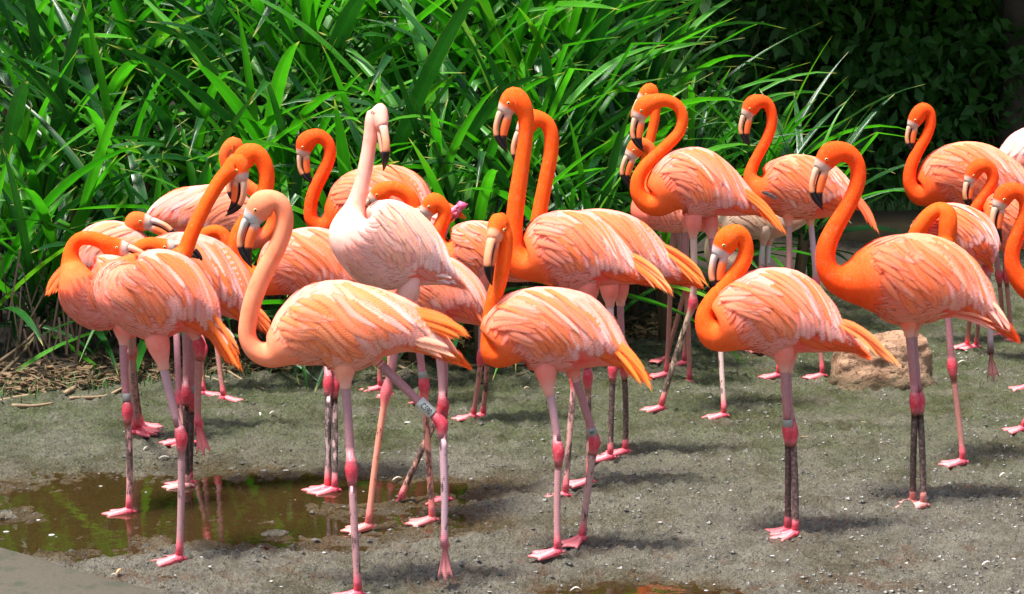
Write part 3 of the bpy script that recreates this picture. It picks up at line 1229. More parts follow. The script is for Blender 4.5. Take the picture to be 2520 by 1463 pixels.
    bf["kind"] = "stuff"
    bf.data.normals_split_custom_set_from_vertices([tuple(x) for x in np.concatenate(fln)])

    # ---- long feathers that droop past the tail
    for T_ in B.get('tail', []):
        sx_, sy_, ex_, ey_, wd = T_[:5]
        o = T_[5] if len(T_) > 5 else {}
        nf = o.get('n', 8)
        cA = np.array(o.get('c0', pal['tl']))
        cB = np.array(o.get('c1', lerp(pal['tl'], pal['st'], .6)))
        sag = o.get('sag', -0.10)
        for i in range(nf):
            u = (i + .5) / nf * 2 - 1
            dx, dy = ex_ - sx_, ey_ - sy_
            L_ = math.hypot(dx, dy)
            nx_, ny_ = -dy / L_, dx / L_
            lf = 1 - .28 * abs(u - o.get('pk', 0.0)) - U(0, .1)
            pa = (sx_ + nx_ * u * wd * .55, sy_ + ny_ * u * wd * .55)
            pb = (sx_ + dx * lf + nx_ * u * wd, sy_ + dy * lf + ny_ * u * wd)
            pm_ = ((pa[0] + pb[0]) / 2 + nx_ * sag * L_, (pa[1] + pb[1]) / 2 + ny_ * sag * L_)
            dd = o.get('d', -0.03) + U(-.012, .012) + (i % 3 - 1) * .009 + sl * (sx_ - xref) * m0
            pts, nors = [], []
            for j in range(9):
                t = j / 8
                x_ = (1 - t) ** 2 * pa[0] + 2 * t * (1 - t) * pm_[0] + t * t * pb[0]
                y_ = (1 - t) ** 2 * pa[1] + 2 * t * (1 - t) * pm_[1] + t * t * pb[1]
                pts.append(P(x_, y_, Y0 + dd + sl * (x_ - sx_) * m0))
                nors.append(nrm(np.array([.1 * u, -1, .45])))
            ribbon(pts, nors, o.get('w', .0095), lerp(cA, cB, U(0, .5)), lerp(cA, cB, U(.2, 1)), root, .7, "tail_feather")

    # ---- leg bands
    for (bd, hip, jt, ank, S, Yh, Yf) in bands:
        t, hl, style = bd[:3]
        seg = (hip, jt) if t < 1 else (jt, ank)
        c_ = seg[0] + (seg[1] - seg[0]) * (t % 1.0)
        ax = nrm(seg[1] - seg[0])
        rb = bd[3] if len(bd) > 3 else .0136
        prof = [(-hl, rb - .002), (-hl, rb), (-hl + .001, rb + .0008), (hl - .001, rb + .0008), (hl, rb), (hl, rb - .002)]
        v, f = tube([c_ + ax * (x + 1e-5 * i) for i, (x, _) in enumerate(prof)], [r_ for _, r_ in prof], 20)
        bo = put(link("leg_band", mesh("leg_band", v, f, M_BANDW if style == 'text' else M_BAND)), root)
        if len(bd) > 4:
            bo["label"] = bd[5] if len(bd) > 5 else "grey band with small black letters"
            cu = bpy.data.curves.new("band_text", 'FONT')
            cu.body = bd[4]
            cu.size = 1.0
            cu.align_x = 'CENTER'
            cu.align_y = 'CENTER'
            tmp = bpy.data.objects.new("band_text", cu)
            COL.objects.link(tmp)
            dg = bpy.context.evaluated_depsgraph_get()
            tm = bpy.data.meshes.new_from_object(tmp.evaluated_get(dg))
            co = np.zeros(len(tm.vertices) * 3)
            tm.vertices.foreach_get("co", co)
            co = co.reshape(-1, 3)
            co[:, :2] -= (co[:, :2].max(0) + co[:, :2].min(0)) / 2
            fs = [tuple(p_.vertices) for p_ in tm.polygons]
            bpy.data.objects.remove(tmp)
            bpy.data.curves.remove(cu)
            along = bd[6] if len(bd) > 6 else True
            hgt = co[:, 1].max() - co[:, 1].min()
            wid = co[:, 0].max() - co[:, 0].min()
            if along:                      # letters read along the leg
                kx = 2 * hl * .62 / wid
                ky = rb * 1.15 / hgt
                a_, b_ = co[:, 0] * kx + hl * .10, co[:, 1] * ky
                side_ = nrm(np.cross(ax, np.cross([0, -1.0, .15], ax)))     # towards the viewer
                oth = np.cross(side_, ax)
                if oth[2] < 0 and abs(oth[2]) > .1:
                    pass
            else:
                kx = rb * 1.0 / wid
                ky = hl * 1.0 / hgt
                a_, b_ = -co[:, 1] * ky, co[:, 0] * kx
                side_ = nrm(np.cross(ax, np.cross([0, -1.0, .15], ax)))
                oth = np.cross(ax, side_)
                if oth[0] < 0:
                    oth = -oth
            r2 = rb + .0018
            if along and np.dot(np.cross(ax, oth), side_) < 0:
                oth = -oth
            vv = [c_ + ax * x_ + side_ * r2 * math.cos(y_ / r2) + oth * r2 * math.sin(y_ / r2) for x_, y_ in zip(a_, b_)]
            put(link("band_text", mesh("band_text", vv, fs, M_INK, False)), bo)
    return root


GREY = dict(g=0.50, low=(.45, .33, .27))
DARK = dict(g=0.78, low=(.40, .22, .20))
PINK = dict(g=0.12)

BIRDS = [
    dict(seed=1, gy=1455, pal='peach', slope=.10,
         label="peach flamingo striding at the front with a banded leg raised off the mud",
         torso=[(1130, 880, 5), (1085, 852, 30), (1010, 812, 60), (930, 800, 88), (860, 806, 112), (790, 804, 106), (735, 828, 82), (695, 852, 56)],
         neck=[(660, 873, 34), (628, 862, 26), (609, 830, 22), (611, 790, 22), (624, 735, 23), (650, 670, 23), (681, 612, 22), (699, 560, 22), (699, 522, 22), (684, 497, 24)],
         head=(642, 512, 619, 660), bpale=(.56, .52, .48), face=(.50, .50, .50),
         legs=[(848, 915, 865, 1158, 881, 1462, dict(g=.42, low=(.52, .26, .26), up=(.43, .22, .24), toe=200)),
               (930, 890, 1088, 1042, 1094, 1345, dict(lift=1, tip=(1097, 1446), g=.40, low=(.50, .30, .33), th=.01, ts=.6,
                foot=(.62, .17, .20), band=(.745, .0260, 'text', .0150, "C590", "pale grey band lettered in black"), df=-.03))],
         tail=[(985, 775, 1178, 838, 26, dict(n=11, w=.013)), (1010, 840, 1132, 882, 18, dict(n=6, c0=(.93, .36, .2), c1=(.95, .5, .36), w=.012))]),
    dict(seed=2, gy=1385, pal='std', slope=.35,
         label="orange flamingo at the left front looking right with its neck stretched up",
         torso=[(560, 850, 6), (520, 805, 30), (480, 765, 68), (435, 742, 104), (385, 728, 114), (335, 720, 100), (303, 712, 78), (310, 690, 60, .05)],
         neck=[(360, 665, 46, .10), (415, 650, 34, .14), (452, 622, 22, .15), (470, 580, 19, .15), (492, 532, 18, .15), (520, 480, 18, .15), (545, 442, 19, .15), (563, 424, 22, .15)],
         head=(585, 412, 630, 452), flip=1, rot=-26, hs=.92, yaw=22,
         legs=[(393, 862, 447, 1078, 442, 1385, dict(up=(.48, .29, .31), g=.36, low=(.47, .25, .25), toe=188, spread=38, th=.055)),
               (470, 800, 491, 850, 487, 1045, dict(lift=1, tip=(505, 1132), g=.25, df=.05, up=(.6, .3, .33)))],
         tail=[(568, 842, 590, 866, 3, dict(n=3, c0=(.02, .02, .02), c1=(.03, .025, .025), w=.006)), (500, 770, 603, 930, 26, dict(n=12, w=.0105, sag=-.04)), (520, 800, 590, 860, 16, dict(n=4, c0=(.93, .5, .4), c1=(.93, .56, .47)))]),
    dict(seed=3, gy=1250, pal='std', slope=.30,
         label="orange flamingo standing in the puddle with its head bent over its own back",
         torso=[(400, 745, 10), (365, 735, 45), (320, 725, 78), (270, 722, 92), (228, 722, 88), (200, 714, 66), (188, 692, 46)],
         neck=[(178, 660, 30, .06), (174, 628, 20, .07), (181, 603, 17, .07), (200, 587, 17, .06), (230, 588, 18, .05), (258, 598, 20, .04)],
         head=(283, 612, 340, 655), flip=1, hs=.9,
         legs=[(303, 815, 314, 1012, 318, 1252, dict(g=.50, low=(.62, .28, .26), band=(.82, .012, 'plain'), toe=185)),
               (318, 812, 324, 870, 341, 1070, dict(g=.45, toe=0, low=(.4, .2, .2)))],
         tail=[]),
    dict(seed=4, gy=1095, pal='pink', slope=-.1,
         label="flamingo preening at the far left with bright face above the rows of backs",
         torso=[(150, 690, 8), (185, 655, 32), (225, 632, 62), (268, 622, 76), (308, 630, 74), (342, 645, 58), (362, 655, 40)],
         neck=[(372, 648, 28), (362, 622, 21), (345, 604, 18), (331, 588, 17), (325, 570, 18)],
         head=(341, 548, 392, 582), flip=1, hs=1.0, bpale=(.56, .48, .42),
         legs=[(325, 700, 326, 866, 346, 1055, dict(g=.55, toe=0, low=(.40, .22, .2))), (318, 700, 322, 862, 330, 1072, dict(toe=0))],
         tail=[(172, 655, 104, 740, 16, dict(n=8, sag=.05, w=.013, d=.02, c0=(.94, .13, .01), c1=(.95, .2, .02)))]),
    dict(seed=5, gy=1200, pal='std', slope=.12,
         label="orange flamingo resting its head on its back behind the left front bird",
         torso=[(655, 805, 6), (615, 770, 32), (570, 725, 66), (512, 690, 95), (455, 672, 98), (402, 672, 88), (368, 682, 62)],
         neck=[(340, 672, 34, -.02), (330, 640, 22, -.05), (346, 612, 20, -.06), (376, 602, 19, -.07)],
         head=(402, 612, 470, 640), flip=1, hs=.85,
         legs=[(455, 770, 458, 970, 462, 1188, dict(g=.85, low=(.3, .17, .15), toe=180, foot=(.8, .35, .3))),
               (470, 770, 472, 985, 467, 1180, dict(g=.85, low=(.3, .17, .15), band=(.87, .013, 'plain')))],
         tail=[(590, 740, 682, 832, 18, dict(n=6, c0=(.92, .13, .02), c1=(.95, .2, .03)))]),
    dict(seed=6, gy=1060, pal='std', slope=0,
         label="flamingo with only its arched neck showing between two other flamingos at left",
         torso=[(335, 730, 8), (375, 695, 40), (425, 672, 68), (470, 668, 70), (500, 668, 52), (512, 665, 38)],
         neck=[(508, 648, 26), (494, 622, 18), (494, 594, 16), (512, 573, 16), (537, 570, 16), (556, 588, 17)],
         head=(564, 618, 572, 690), hs=.9, flip=1, detail=.4,
         legs=[(432, 735, 440, 985, 450, 1097, dict(toe=180)), (480, 735, 500, 860, 470, 1097, dict(toe=180))]),
    dict(seed=7, gy=985, pal='pink', slope=0,
         label="pink flamingo facing right behind the left group with curled back orange neck",
         torso=[(352, 548, 6), (392, 532, 34), (440, 525, 56), (500, 527, 68), (555, 530, 70), (592, 552, 58), (618, 578, 40)],
         neck=[(645, 585, 24), (668, 566, 20), (676, 535, 18), (658, 498, 17), (622, 468, 16), (585, 440, 16), (560, 408, 16), (556, 378, 17)],
         head=(576, 366, 590, 452), hs=1.0, rot=-20, dy=.12,
         legs=[(530, 600, 528, 800, 550, 982, dict(toe=-5, g=.2)), (500, 600, 495, 790, 500, 972, dict(toe=0))]),
    dict(seed=8, gy=1185, pal='std', slope=.10,
         label="orange flamingo facing left behind the peach one with beak hanging beside another head",
         torso=[(960, 740, 8), (905, 715, 38), (850, 685, 66), (795, 655, 88), (742, 652, 87), (695, 660, 74), (660, 680, 52)],
         neck=[(628, 688, 36), (598, 668, 26), (580, 628, 21), (588, 575, 20), (618, 530, 20), (648, 482, 19), (657, 432, 19), (646, 394, 20), (628, 376, 22)],
         head=(602, 392, 567, 497), rot=-3,
         legs=[(800, 740, 808, 945, 806, 1195, dict(g=.5, low=(.5, .35, .34))), (815, 740, 823, 950, 824, 1200, dict(g=.55, low=(.45, .3, .28), toe=190))]),
    dict(seed=9, gy=1285, pal='white', slope=.45,
         label="palest flamingo with white plumage and pink neck standing tall in the left middle",
         torso=[(1132, 696, 6), (1100, 678, 28), (1055, 650, 62), (1003, 622, 96), (948, 605, 110), (898, 592, 96), (868, 578, 66)],
         neck=[(862, 548, 42, .04), (873, 512, 26, .06), (886, 470, 20, .06), (900, 410, 18, .06), (910, 350, 17, .06), (914, 310, 17, .06), (918, 290, 19, .06)],
         head=(932, 288, 946, 416), flip=1, yaw=66, rot=4, bpale=(.75, .42, .32), bor=(.8, .36, .25), face=(.85, .42, .32),
         legs=[(1000, 725, 950, 965, 907, 1296, dict(g=.40, low=(.80, .28, .18), joint=(.85, .14, .16), foot=(.9, .2, .18), toe=195)),
               (1010, 725, 1044, 948, 1064, 1280, dict(g=.45, low=(.66, .24, .17), band=(.885, .011, 'plain'), foot=(.9, .2, .2), toe=195))],
         tail=[(1035, 650, 1110, 690, 16, dict(n=4, c0=(.9, .14, .05), c1=(.93, .3, .2))), (1060, 680, 1134, 700, 10, dict(n=4, c0=(.94, .7, .62), c1=(.94, .75, .68)))]),
    dict(seed=10, gy=965, pal='deep', slope=.1,
         label="deep orange flamingo with hooked neck left of the white one at the leaves",
         torso=[(1085, 560, 8), (1045, 525, 38), (985, 492, 76), (925, 492, 80), (875, 505, 76), (840, 530, 54)],
         neck=[(812, 552, 32), (786, 557, 22), (766, 540, 17), (764, 512, 16), (774, 470, 16), (793, 430, 16), (809, 395, 15), (812, 366, 15), (802, 346, 16), (782, 335, 18)],
         head=(752, 357, 773, 450),
         legs=[(900, 560, 930, 760, 936, 962, dict(toe=180)), (930, 560, 960, 760, 960, 972, dict(toe=180))],
         tail=[(930, 430, 1000, 425, 10, dict(n=5, c0=(.93, .5, .4), c1=(.94, .62, .52), sag=-.1))]),
    dict(seed=11, gy=1005, pal='std', slope=.1,
         label="flamingo hidden behind the white one with only curled neck and orange tail showing",
         torso=[(1105, 540, 8), (1080, 555, 36), (1045, 565, 58), (1000, 578, 70), (965, 585, 56)],
         neck=[(965, 560, 34), (1000, 540, 24), (1018, 512, 19), (1008, 485, 18), (982, 468, 18), (958, 464, 19)],
         head=(936, 478, 905, 560), detail=.5,
         legs=[(1060, 560, 1142, 500, 1118, 530, dict(lift=1, tip=(1090, 548), joint=(.85, .1, .25), low=(.8, .15, .25), up=(.8, .2, .3), th=.0, ts=.5)),
               (1020, 640, 1030, 800, 1040, 990, dict(toe=180))],
         tail=[(1080, 500, 1157, 547, 9, dict(n=5))]),
    dict(seed=12, gy=1050, pal='std', slope=.1,
         label="orange flamingo with lowered head and short raised neck right of the white one",
         torso=[(1335, 685, 8), (1292, 662, 38), (1240, 635, 66), (1185, 625, 78), (1138, 628, 76), (1105, 632, 58)],
         neck=[(1078, 612, 32), (1074, 580, 20), (1087, 550, 17), (1095, 525, 17), (1086, 506, 19)],
         head=(1064, 505, 1035, 590), rot=0,
         legs=[(1190, 700, 1184, 880, 1166, 1032, dict(g=.35, toe=185)), (1208, 700, 1200, 875, 1189, 1022, dict(g=.45))]),
    dict(seed=13, gy=1225, pal='pink', slope=.15,
         label="pink flamingo half hidden below the white one with drooping orange tail tips",
         torso=[(1198, 800, 8), (1175, 770, 40), (1138, 738, 66), (1090, 725, 92), (1040, 725, 94), (992, 735, 82), (955, 745, 52)],
         neck=[(935, 730, 34), (925, 705, 24), (935, 680, 20), (960, 668, 20)],
         head=(985, 680, 1020, 760), flip=1,
         legs=[(1075, 825, 1090, 1000, 987, 1222, dict(lift=1, tip=(958, 1258), g=.55, low=(.5, .25, .17), foot=(.85, .16, .18), up=(.62, .35, .36))),
               (1092, 825, 1092, 1000, 1098, 1225, dict(g=.3))],
         tail=[(1150, 745, 1200, 808, 16, dict(n=6))]),
    dict(seed=14, gy=1370, pal='std', slope=.15,
         label="orange flamingo at the centre front hanging its beak beside its own neck",
         torso=[(1575, 905, 6), (1535, 880, 28), (1485, 850, 62), (1428, 826, 96), (1365, 812, 102), (1305, 812, 100), (1258, 825, 90), (1232, 848, 66)],
         neck=[(1218, 868, 42), (1207, 835, 25), (1206, 790, 20), (1216, 735, 20), (1232, 680, 19), (1242, 630, 18), (1245, 590, 18), (1240, 566, 19)],
         head=(1226, 562, 1209, 688), yaw=62, rot=4, bpale=(.85, .34, .18), bor=(.90, .18, .05), face=(.85, .33, .18),
         legs=[(1345, 925, 1375, 1112, 1372, 1382, dict(up=(.48, .28, .30), g=.3, low=(.52, .24, .24), toe=192, th=.055)),
               (1412, 920, 1464, 1088, 1433, 1342, dict(g=.42, low=(.50, .28, .25), toe=225, th=.02, ts=.7, band=(.84, .0115, 'plain', .0140, "JRP", "grey metal band with small black letters", False)))],
         tail=[(1455, 868, 1508, 890, 4, dict(n=3, c0=(.02, .02, .02), c1=(.03, .025, .025), w=.008)), (1470, 820, 1618, 975, 22, dict(n=13, w=.0105, sag=-.10, c0=(.96, .17, .01), c1=(.96, .27, .02)))]),
    dict(seed=15, gy=1210, pal='std', slope=.10,
         label="tallest orange flamingo in the middle with neck held straight up facing left",
         torso=[(1605, 690, 6), (1562, 675, 28), (1512, 652, 56), (1452, 630, 90), (1395, 618, 97), (1348, 622, 90), (1316, 636, 66)],
         neck=[(1288, 645, 42), (1267, 618, 26), (1264, 570, 22), (1272, 490, 21), (1285, 400, 19), (1294, 330, 18), (1294, 285, 20), (1284, 258, 24)],
         head=(1260, 250, 1239, 364), rot=-4,
         legs=[(1440, 725, 1414, 930, 1392, 1222, dict(g=.45, low=(.58, .30, .26), toe=185)),
               (1450, 725, 1446, 930, 1450, 1203, dict(g=.5, low=(.52, .27, .22), toe=190))],
         tail=[(1540, 630, 1668, 738, 20, dict(n=10, c0=(.96, .24, .02), c1=(.95, .42, .2), sag=-.10)), (1560, 650, 1665, 735, 12, dict(n=4))]),
    dict(seed=16, gy=1138, pal='std', slope=.12, dy=.05,
         label="orange flamingo behind the tallest one with its curved neck just to the right",
         torso=[(1705, 690, 6), (1655, 670, 28), (1602, 645, 56), (1542, 618, 80), (1482, 602, 84), (1422, 602, 78), (1372, 612, 58)],
         neck=[(1342, 605, 32), (1325, 570, 22), (1329, 520, 19), (1344, 440, 18), (1356, 375, 18), (1356, 328, 18), (1344, 302, 18), (1326, 293, 20)],
         head=(1303, 303, 1268, 404), rot=-2,
         legs=[(1500, 725, 1508, 910, 1502, 1137, dict(up=(.62, .46, .45), g=.6, low=(.42, .24, .2), toe=185)),
               (1526, 722, 1536, 905, 1539, 1122, dict(g=.68, low=(.36, .22, .17), toe=188))],
         tail=[(1610, 605, 1760, 718, 20, dict(n=10, c0=(.95, .20, .02), c1=(.96, .30, .05)))]),
    dict(seed=17, gy=1015, pal='std', slope=.10,
         label="orange flamingo walking in the right middle with its neck looped into a wide hook",
         torso=[(1895, 525, 6), (1858, 510, 22), (1812, 492, 44), (1762, 468, 70), (1715, 455, 88), (1670, 455, 82), (1640, 472, 62)],
         neck=[(1614, 500, 36), (1588, 498, 24), (1570, 475, 19), (1570, 442, 17), (1586, 412, 16), (1616, 382, 15), (1648, 352, 15), (1672, 324, 14), (1680, 292, 14), (1668, 262, 14), (1640, 248, 15), (1612, 250, 19)],
         head=(1584, 268, 1590, 372), rot=-10, nk2=1,
         legs=[(1706, 560, 1706, 746, 1628, 1010, dict(g=.5, low=(.5, .36, .24), up=(.66, .45, .36), toe=185, s=1.1)),
               (1748, 560, 1768, 760, 1782, 1028, dict(g=.4, low=(.6, .42, .36), toe=182))],
         tail=[(1815, 465, 1945, 588, 15, dict(n=10)), (1872, 472, 1922, 497, 4, dict(n=3, c0=(.02, .02, .02), c1=(.03, .025, .025), w=.008, d=.03))]),
    dict(seed=18, gy=915, pal='std', slope=.05,
         label="orange flamingo whose crown rises just above the hooked neck in the right middle",
         torso=[(1790, 520, 8), (1755, 500, 32), (1705, 488, 56), (1655, 485, 58), (1625, 485, 45)],
         neck=[(1602, 470, 26), (1588, 440, 16), (1588, 400, 13), (1600, 345, 12), (1611, 295, 12), (1614, 258, 12), (1609, 236, 14)],
         head=(1596, 231, 1576, 312), detail=.3,
         legs=[(1662, 540, 1690, 700, 1641, 892, dict(toe=200)), (1690, 540, 1690, 700, 1684, 897, dict(toe=185))]),
    dict(seed=19, gy=955, pal='pink', slope=.05,
         label="flamingo with low head peering out left of the hooked neck",
         torso=[(1765, 560, 8), (1730, 545, 28), (1685, 528, 48), (1640, 518, 54), (1605, 518, 48), (1585, 520, 36)],
         neck=[(1582, 492, 24), (1596, 462, 16), (1602, 430, 13), (1606, 395, 13), (1600, 365, 13), (1584, 354, 15)],
         head=(1566, 367, 1552, 438), detail=.4, rot=0,
         legs=[(1682, 545, 1690, 706, 1697, 938, dict(toe=183, g=.3)), (1660, 545, 1650, 700, 1640, 930, dict(toe=185))]),
    dict(seed=20, gy=872, pal='cream', slope=0,
         label="cream white flamingo behind the right middle birds with its neck lowered",
         torso=[(1995, 530, 8), (1962, 538, 26), (1915, 540, 46), (1865, 540, 50), (1822, 542, 46), (1795, 552, 38)],
         neck=[(1772, 570, 26), (1755, 600, 20), (1752, 630, 18), (1765, 655, 17), (1785, 652, 17)],
         head=(1800, 640, 1770, 690), detail=.5, nofeather=0,
         legs=[(1880, 580, 1872, 668, 1880, 868, dict(up=(.62, .62, .60))), (1893, 580, 1890, 668, 1900, 872, dict(up=(.62, .62, .6)))],
         tail=[(1770, 545, 1795, 575, 8, dict(n=4, c0=(.93, .2, .03)))]),
    dict(seed=21, gy=932, pal='deep', slope=.15,
         label="orange flamingo with rumpled white back beside the ends of the strap leaves",
         torso=[(2118, 505, 6), (2088, 492, 34), (2042, 478, 62), (1992, 465, 76), (1942, 462, 78), (1902, 464, 64), (1880, 468, 46)],
         neck=[(1862, 460, 28, .02), (1846, 436, 17, .04), (1853, 408, 14, .05), (1868, 378, 13, .05), (1886, 345, 13, .05), (1898, 312, 13, .05), (1899, 280, 13, .05), (1889, 256, 14, .05), (1872, 250, 17, .05)],
         head=(1850, 264, 1857, 356), rot=-8,
         legs=[(1940, 530, 1942, 700, 1915, 932, dict(toe=180, up=(.5, .25, .22))), (1993, 530, 2008, 698, 2024, 932, dict(toe=182, up=(.6, .42, .44)))],
         tail=[(2095, 478, 2166, 582, 11, dict(n=7, c0=(.93, .11, .03), c1=(.94, .16, .04))), (1940, 400, 2000, 405, 10, dict(n=5, c0=(.94, .8, .72), c1=(.94, .82, .75)))]),
    dict(seed=22, gy=1320, pal='std', slope=.12,
         label="orange flamingo on the right front with folded neck and pale beak pressed to it",
         torso=[(2115, 858, 6), (2080, 840, 26), (2040, 822, 52), (1988, 795, 84), (1932, 774, 108), (1872, 768, 104), (1822, 780, 92), (1785, 800, 74)],
         neck=[(1757, 815, 50), (1738, 800, 30), (1735, 772, 22), (1750, 745, 21), (1774, 716, 21), (1800, 688, 21), (1822, 658, 20), (1836, 622, 19), (1830, 588, 20), (1814, 575, 24)],
         head=(1788, 598, 1781, 723), rot=-9, bpale=(.56, .50, .46), face=(.52, .49, .47),
         legs=[(1928, 880, 1940, 1062, 1938, 1308, dict(g=.74, low=(.5, .22, .22), toe=186, band=(.88, .012, 'plain', .0145))),
               (1936, 882, 1950, 1064, 1957, 1322, dict(g=.82, low=(.45, .2, .2), toe=200))],
         tail=[(2060, 790, 2232, 918, 15, dict(n=10, w=.009, c0=(.94, .2, .03), c1=(.95, .32, .12)))]),
    dict(seed=23, gy=1245, pal='deep', slope=.12,
         label="vivid orange flamingo at the right with a long S neck beside the rock",
         torso=[(2485, 812, 6), (2438, 775, 30), (2388, 732, 60), (2332, 702, 94), (2280, 690, 109), (2225, 690, 113), (2172, 684, 98), (2128, 688, 76)],
         neck=[(2090, 692, 52), (2052, 682, 34), (2032, 650, 25), (2034, 608, 24), (2054, 562, 22), (2082, 515, 20), (2104, 470, 19), (2113, 428, 19), (2104, 394, 20), (2082, 376, 23)],
         head=(2040, 388, 2017, 503), rot=-4,
         legs=[(2235, 795, 2252, 990, 2246, 1236, dict(g=.96, low=(.3, .17, .15), toe=182, foot=(.78, .26, .22))),
               (2246, 795, 2263, 988, 2272, 1245, dict(g=.96, low=(.3, .17, .15), toe=190, foot=(.78, .26, .22)))],
         tail=[(2400, 725, 2498, 828, 15, dict(n=8, c0=(.92, .40, .28), c1=(.93, .48, .36))), (2330, 770, 2490, 820, 12, dict(n=5, c0=(.9, .2, .1), c1=(.92, .4, .3)))]),
    dict(seed=24, gy=850, pal='deep', slope=.1,
         label="orange flamingo in front of the dark shrubs at the far right back",
         torso=[(2570, 470, 8), (2520, 460, 36), (2470, 450, 62), (2410, 438, 82), (2352, 437, 82), (2312, 446, 68), (2288, 462, 48)],
         neck=[(2264, 478, 30), (2245, 466, 19), (2238, 438, 16), (2244, 405, 15), (2260, 370, 14), (2280, 335, 13), (2290, 303, 13), (2286, 276, 14), (2272, 270, 18)],
         head=(2256, 292, 2261, 385), rot=-10,
         legs=[(2440, 510, 2458, 680, 2470, 832, dict(toe=180)), (2462, 510, 2476, 680, 2490, 838, dict(toe=180))],
         tail=[(2490, 420, 2560, 470, 12, dict(n=6))]),
    dict(seed=25, gy=1140, pal='std', slope=.1, kw=.85,
         label="sleeping flamingo with its neck folded over its round back behind the rock",
         torso=[(2440, 650, 8), (2425, 625, 40), (2395, 602, 70), (2355, 586, 80), (2315, 584, 78), (2280, 592, 60), (2262, 602, 40)],
         neck=[(2252, 598, 26, -.06), (2262, 565, 20, -.09), (2285, 532, 19, -.10), (2312, 516, 19, -.11), (2330, 524, 21, -.125), (2333, 552, 22, -.135)],
         head=(2330, 595, 2300, 680), yaw=70, rot=0,
         legs=[(2328, 668, 2343, 902, 2369, 1150, dict(g=.3, toe=185)),
               (2422, 625, 2430, 652, 2438, 868, dict(lift=1, tip=(2447, 948), g=.4, foot=(.10, .035, .03), th=0, ts=.4, low=(.5, .4, .4)))]),
    dict(seed=26, gy=868, pal='deep', slope=.05, dy=-.25,
         label="orange flamingo looking down behind the sleeping one at the right edge",
         torso=[(2605, 600, 8), (2565, 578, 38), (2512, 552, 70), (2462, 545, 74), (2428, 552, 58)],
         neck=[(2402, 552, 34), (2390, 532, 19), (2408, 502, 15), (2430, 470, 14), (2444, 440, 14), (2436, 415, 15), (2416, 408, 18)],
         head=(2394, 428, 2397, 513), rot=-12, yaw=20,
         legs=[(2440, 600, 2392, 740, 2380, 858, dict(toe=182, g=.3)), (2456, 600, 2408, 740, 2402, 860, dict(toe=184, g=.4))]),
    dict(seed=27, gy=1085, pal='deep', slope=.05,
         label="flamingo cut off by the right edge with bent neck and red orange face",
         torso=[(2900, 790, 8), (2845, 770, 38), (2765, 740, 80), (2692, 716, 98), (2632, 706, 92), (2582, 704, 70)],
         neck=[(2545, 706, 44), (2512, 692, 26), (2491, 650, 19), (2494, 605, 18), (2512, 560, 18), (2526, 522, 18), (2522, 488, 18), (2500, 470, 20)],
         head=(2470, 486, 2468, 584), rot=-10, yaw=15,
         legs=[(2640, 790, 2570, 940, 2518, 1068, dict(toe=190, g=.3)), (2660, 790, 2640, 940, 2640, 1085, dict(toe=185))]),
    dict(seed=28, gy=835, pal='blush', slope=0, dy=.35,
         label="pale pink flamingo back showing at the right edge behind the others",
         torso=[(2432, 425, 6), (2462, 408, 28), (2505, 392, 60), (2555, 382, 72), (2602, 385, 64), (2640, 398, 46)],
         neck=[(2668, 392, 26), (2690, 352, 16), (2682, 305, 14), (2660, 275, 15)],
         head=(2640, 290, 2660, 370), flip=1, detail=.4,
         legs=[(2550, 450, 2550, 650, 2545, 818, dict(toe=0)), (2570, 450, 2580, 650, 2590, 822, dict(toe=0))]),
    dict(seed=29, gy=962, pal='std', slope=.05,
         label="flamingo outside the right edge with only its webbed foot in the picture",
         torso=[(2900, 660, 8), (2850, 650, 36), (2790, 635, 66), (2730, 630, 74), (2690, 632, 60)],
         neck=[(2660, 625, 32), (2640, 590, 18), (2660, 540, 15), (2690, 490, 15), (2695, 450, 15), (2680, 430, 16)],
         head=(2662, 440, 2655, 525), detail=.2,
         legs=[(2740, 700, 2640, 820, 2526, 958, dict(toe=183)), (2760, 700, 2750, 820, 2750, 962, dict(toe=183))]),
]

# ------------------------------------------------------------------ PLANTS
def strap_leaf(L, e0, bend, W, fold=None, n=11, twist=0.0):
    """a pleated strap leaf that leaves the stem at elevation e0 and arches over by bend (radians)"""
    p = np.array([0.0, 0.0])
    a = e0
    v, uv, f = [], [], []
    ds = L / (n - 1)
    for i in range(n):
        t = i / (n - 1)
        w = W * (0.55 + 0.45 * min(1, t * 3)) * (1 - max(0, (t - .55) / .45) ** 2.2)
        if i == n - 1:
            w = W * .02
        d = np.array([math.cos(a), math.sin(a)])
        nv = np.array([-d[1], d[0]])
        tw = twist * t
        for k, h in ((-1, .30), (-.5, .02), (0, -.16), (.5, .02), (1, .30)):
            y = k * w
            z = h * w * (1 - .35 * t)
            yy, zz = y * math.cos(tw) - z * math.sin(tw), y * math.sin(tw) + z * math.cos(tw)
            v.append((p[0] + nv[0] * zz, yy, p[1] + nv[1] * zz))
            uv.append((k, t))
        p = p + d * ds
        a -= bend / (n - 1) * (0.4 + 1.2 * t)
        if fold and abs(t - fold[0]) < .5 / (n - 1):
            a -= fold[1]
    for i in range(n - 1):
        for k in range(4):
            b = i * 5 + k
            f.append((b, b + 1, b + 6, b + 5))
    return v, f, uv


STRAPS = []
for mi in range(3):
    lst = []
    for k in range(14 if mi < 2 else 4):
        L = random.uniform(1.0, 1.45)
        fold = (random.uniform(.45, .7), random.uniform(.8, 1.5)) if k % 5 == 4 else None
        v, f, uv = strap_leaf(L, 0.0, random.uniform(.25, 1.5) if not fold else .3, random.uniform(.021, .033), fold, twist=random.uniform(-.7, .7))
        lst.append(mesh("leaf", v, f, M_LEAF[mi], True, uv=uv))
    STRAPS.append(lst)


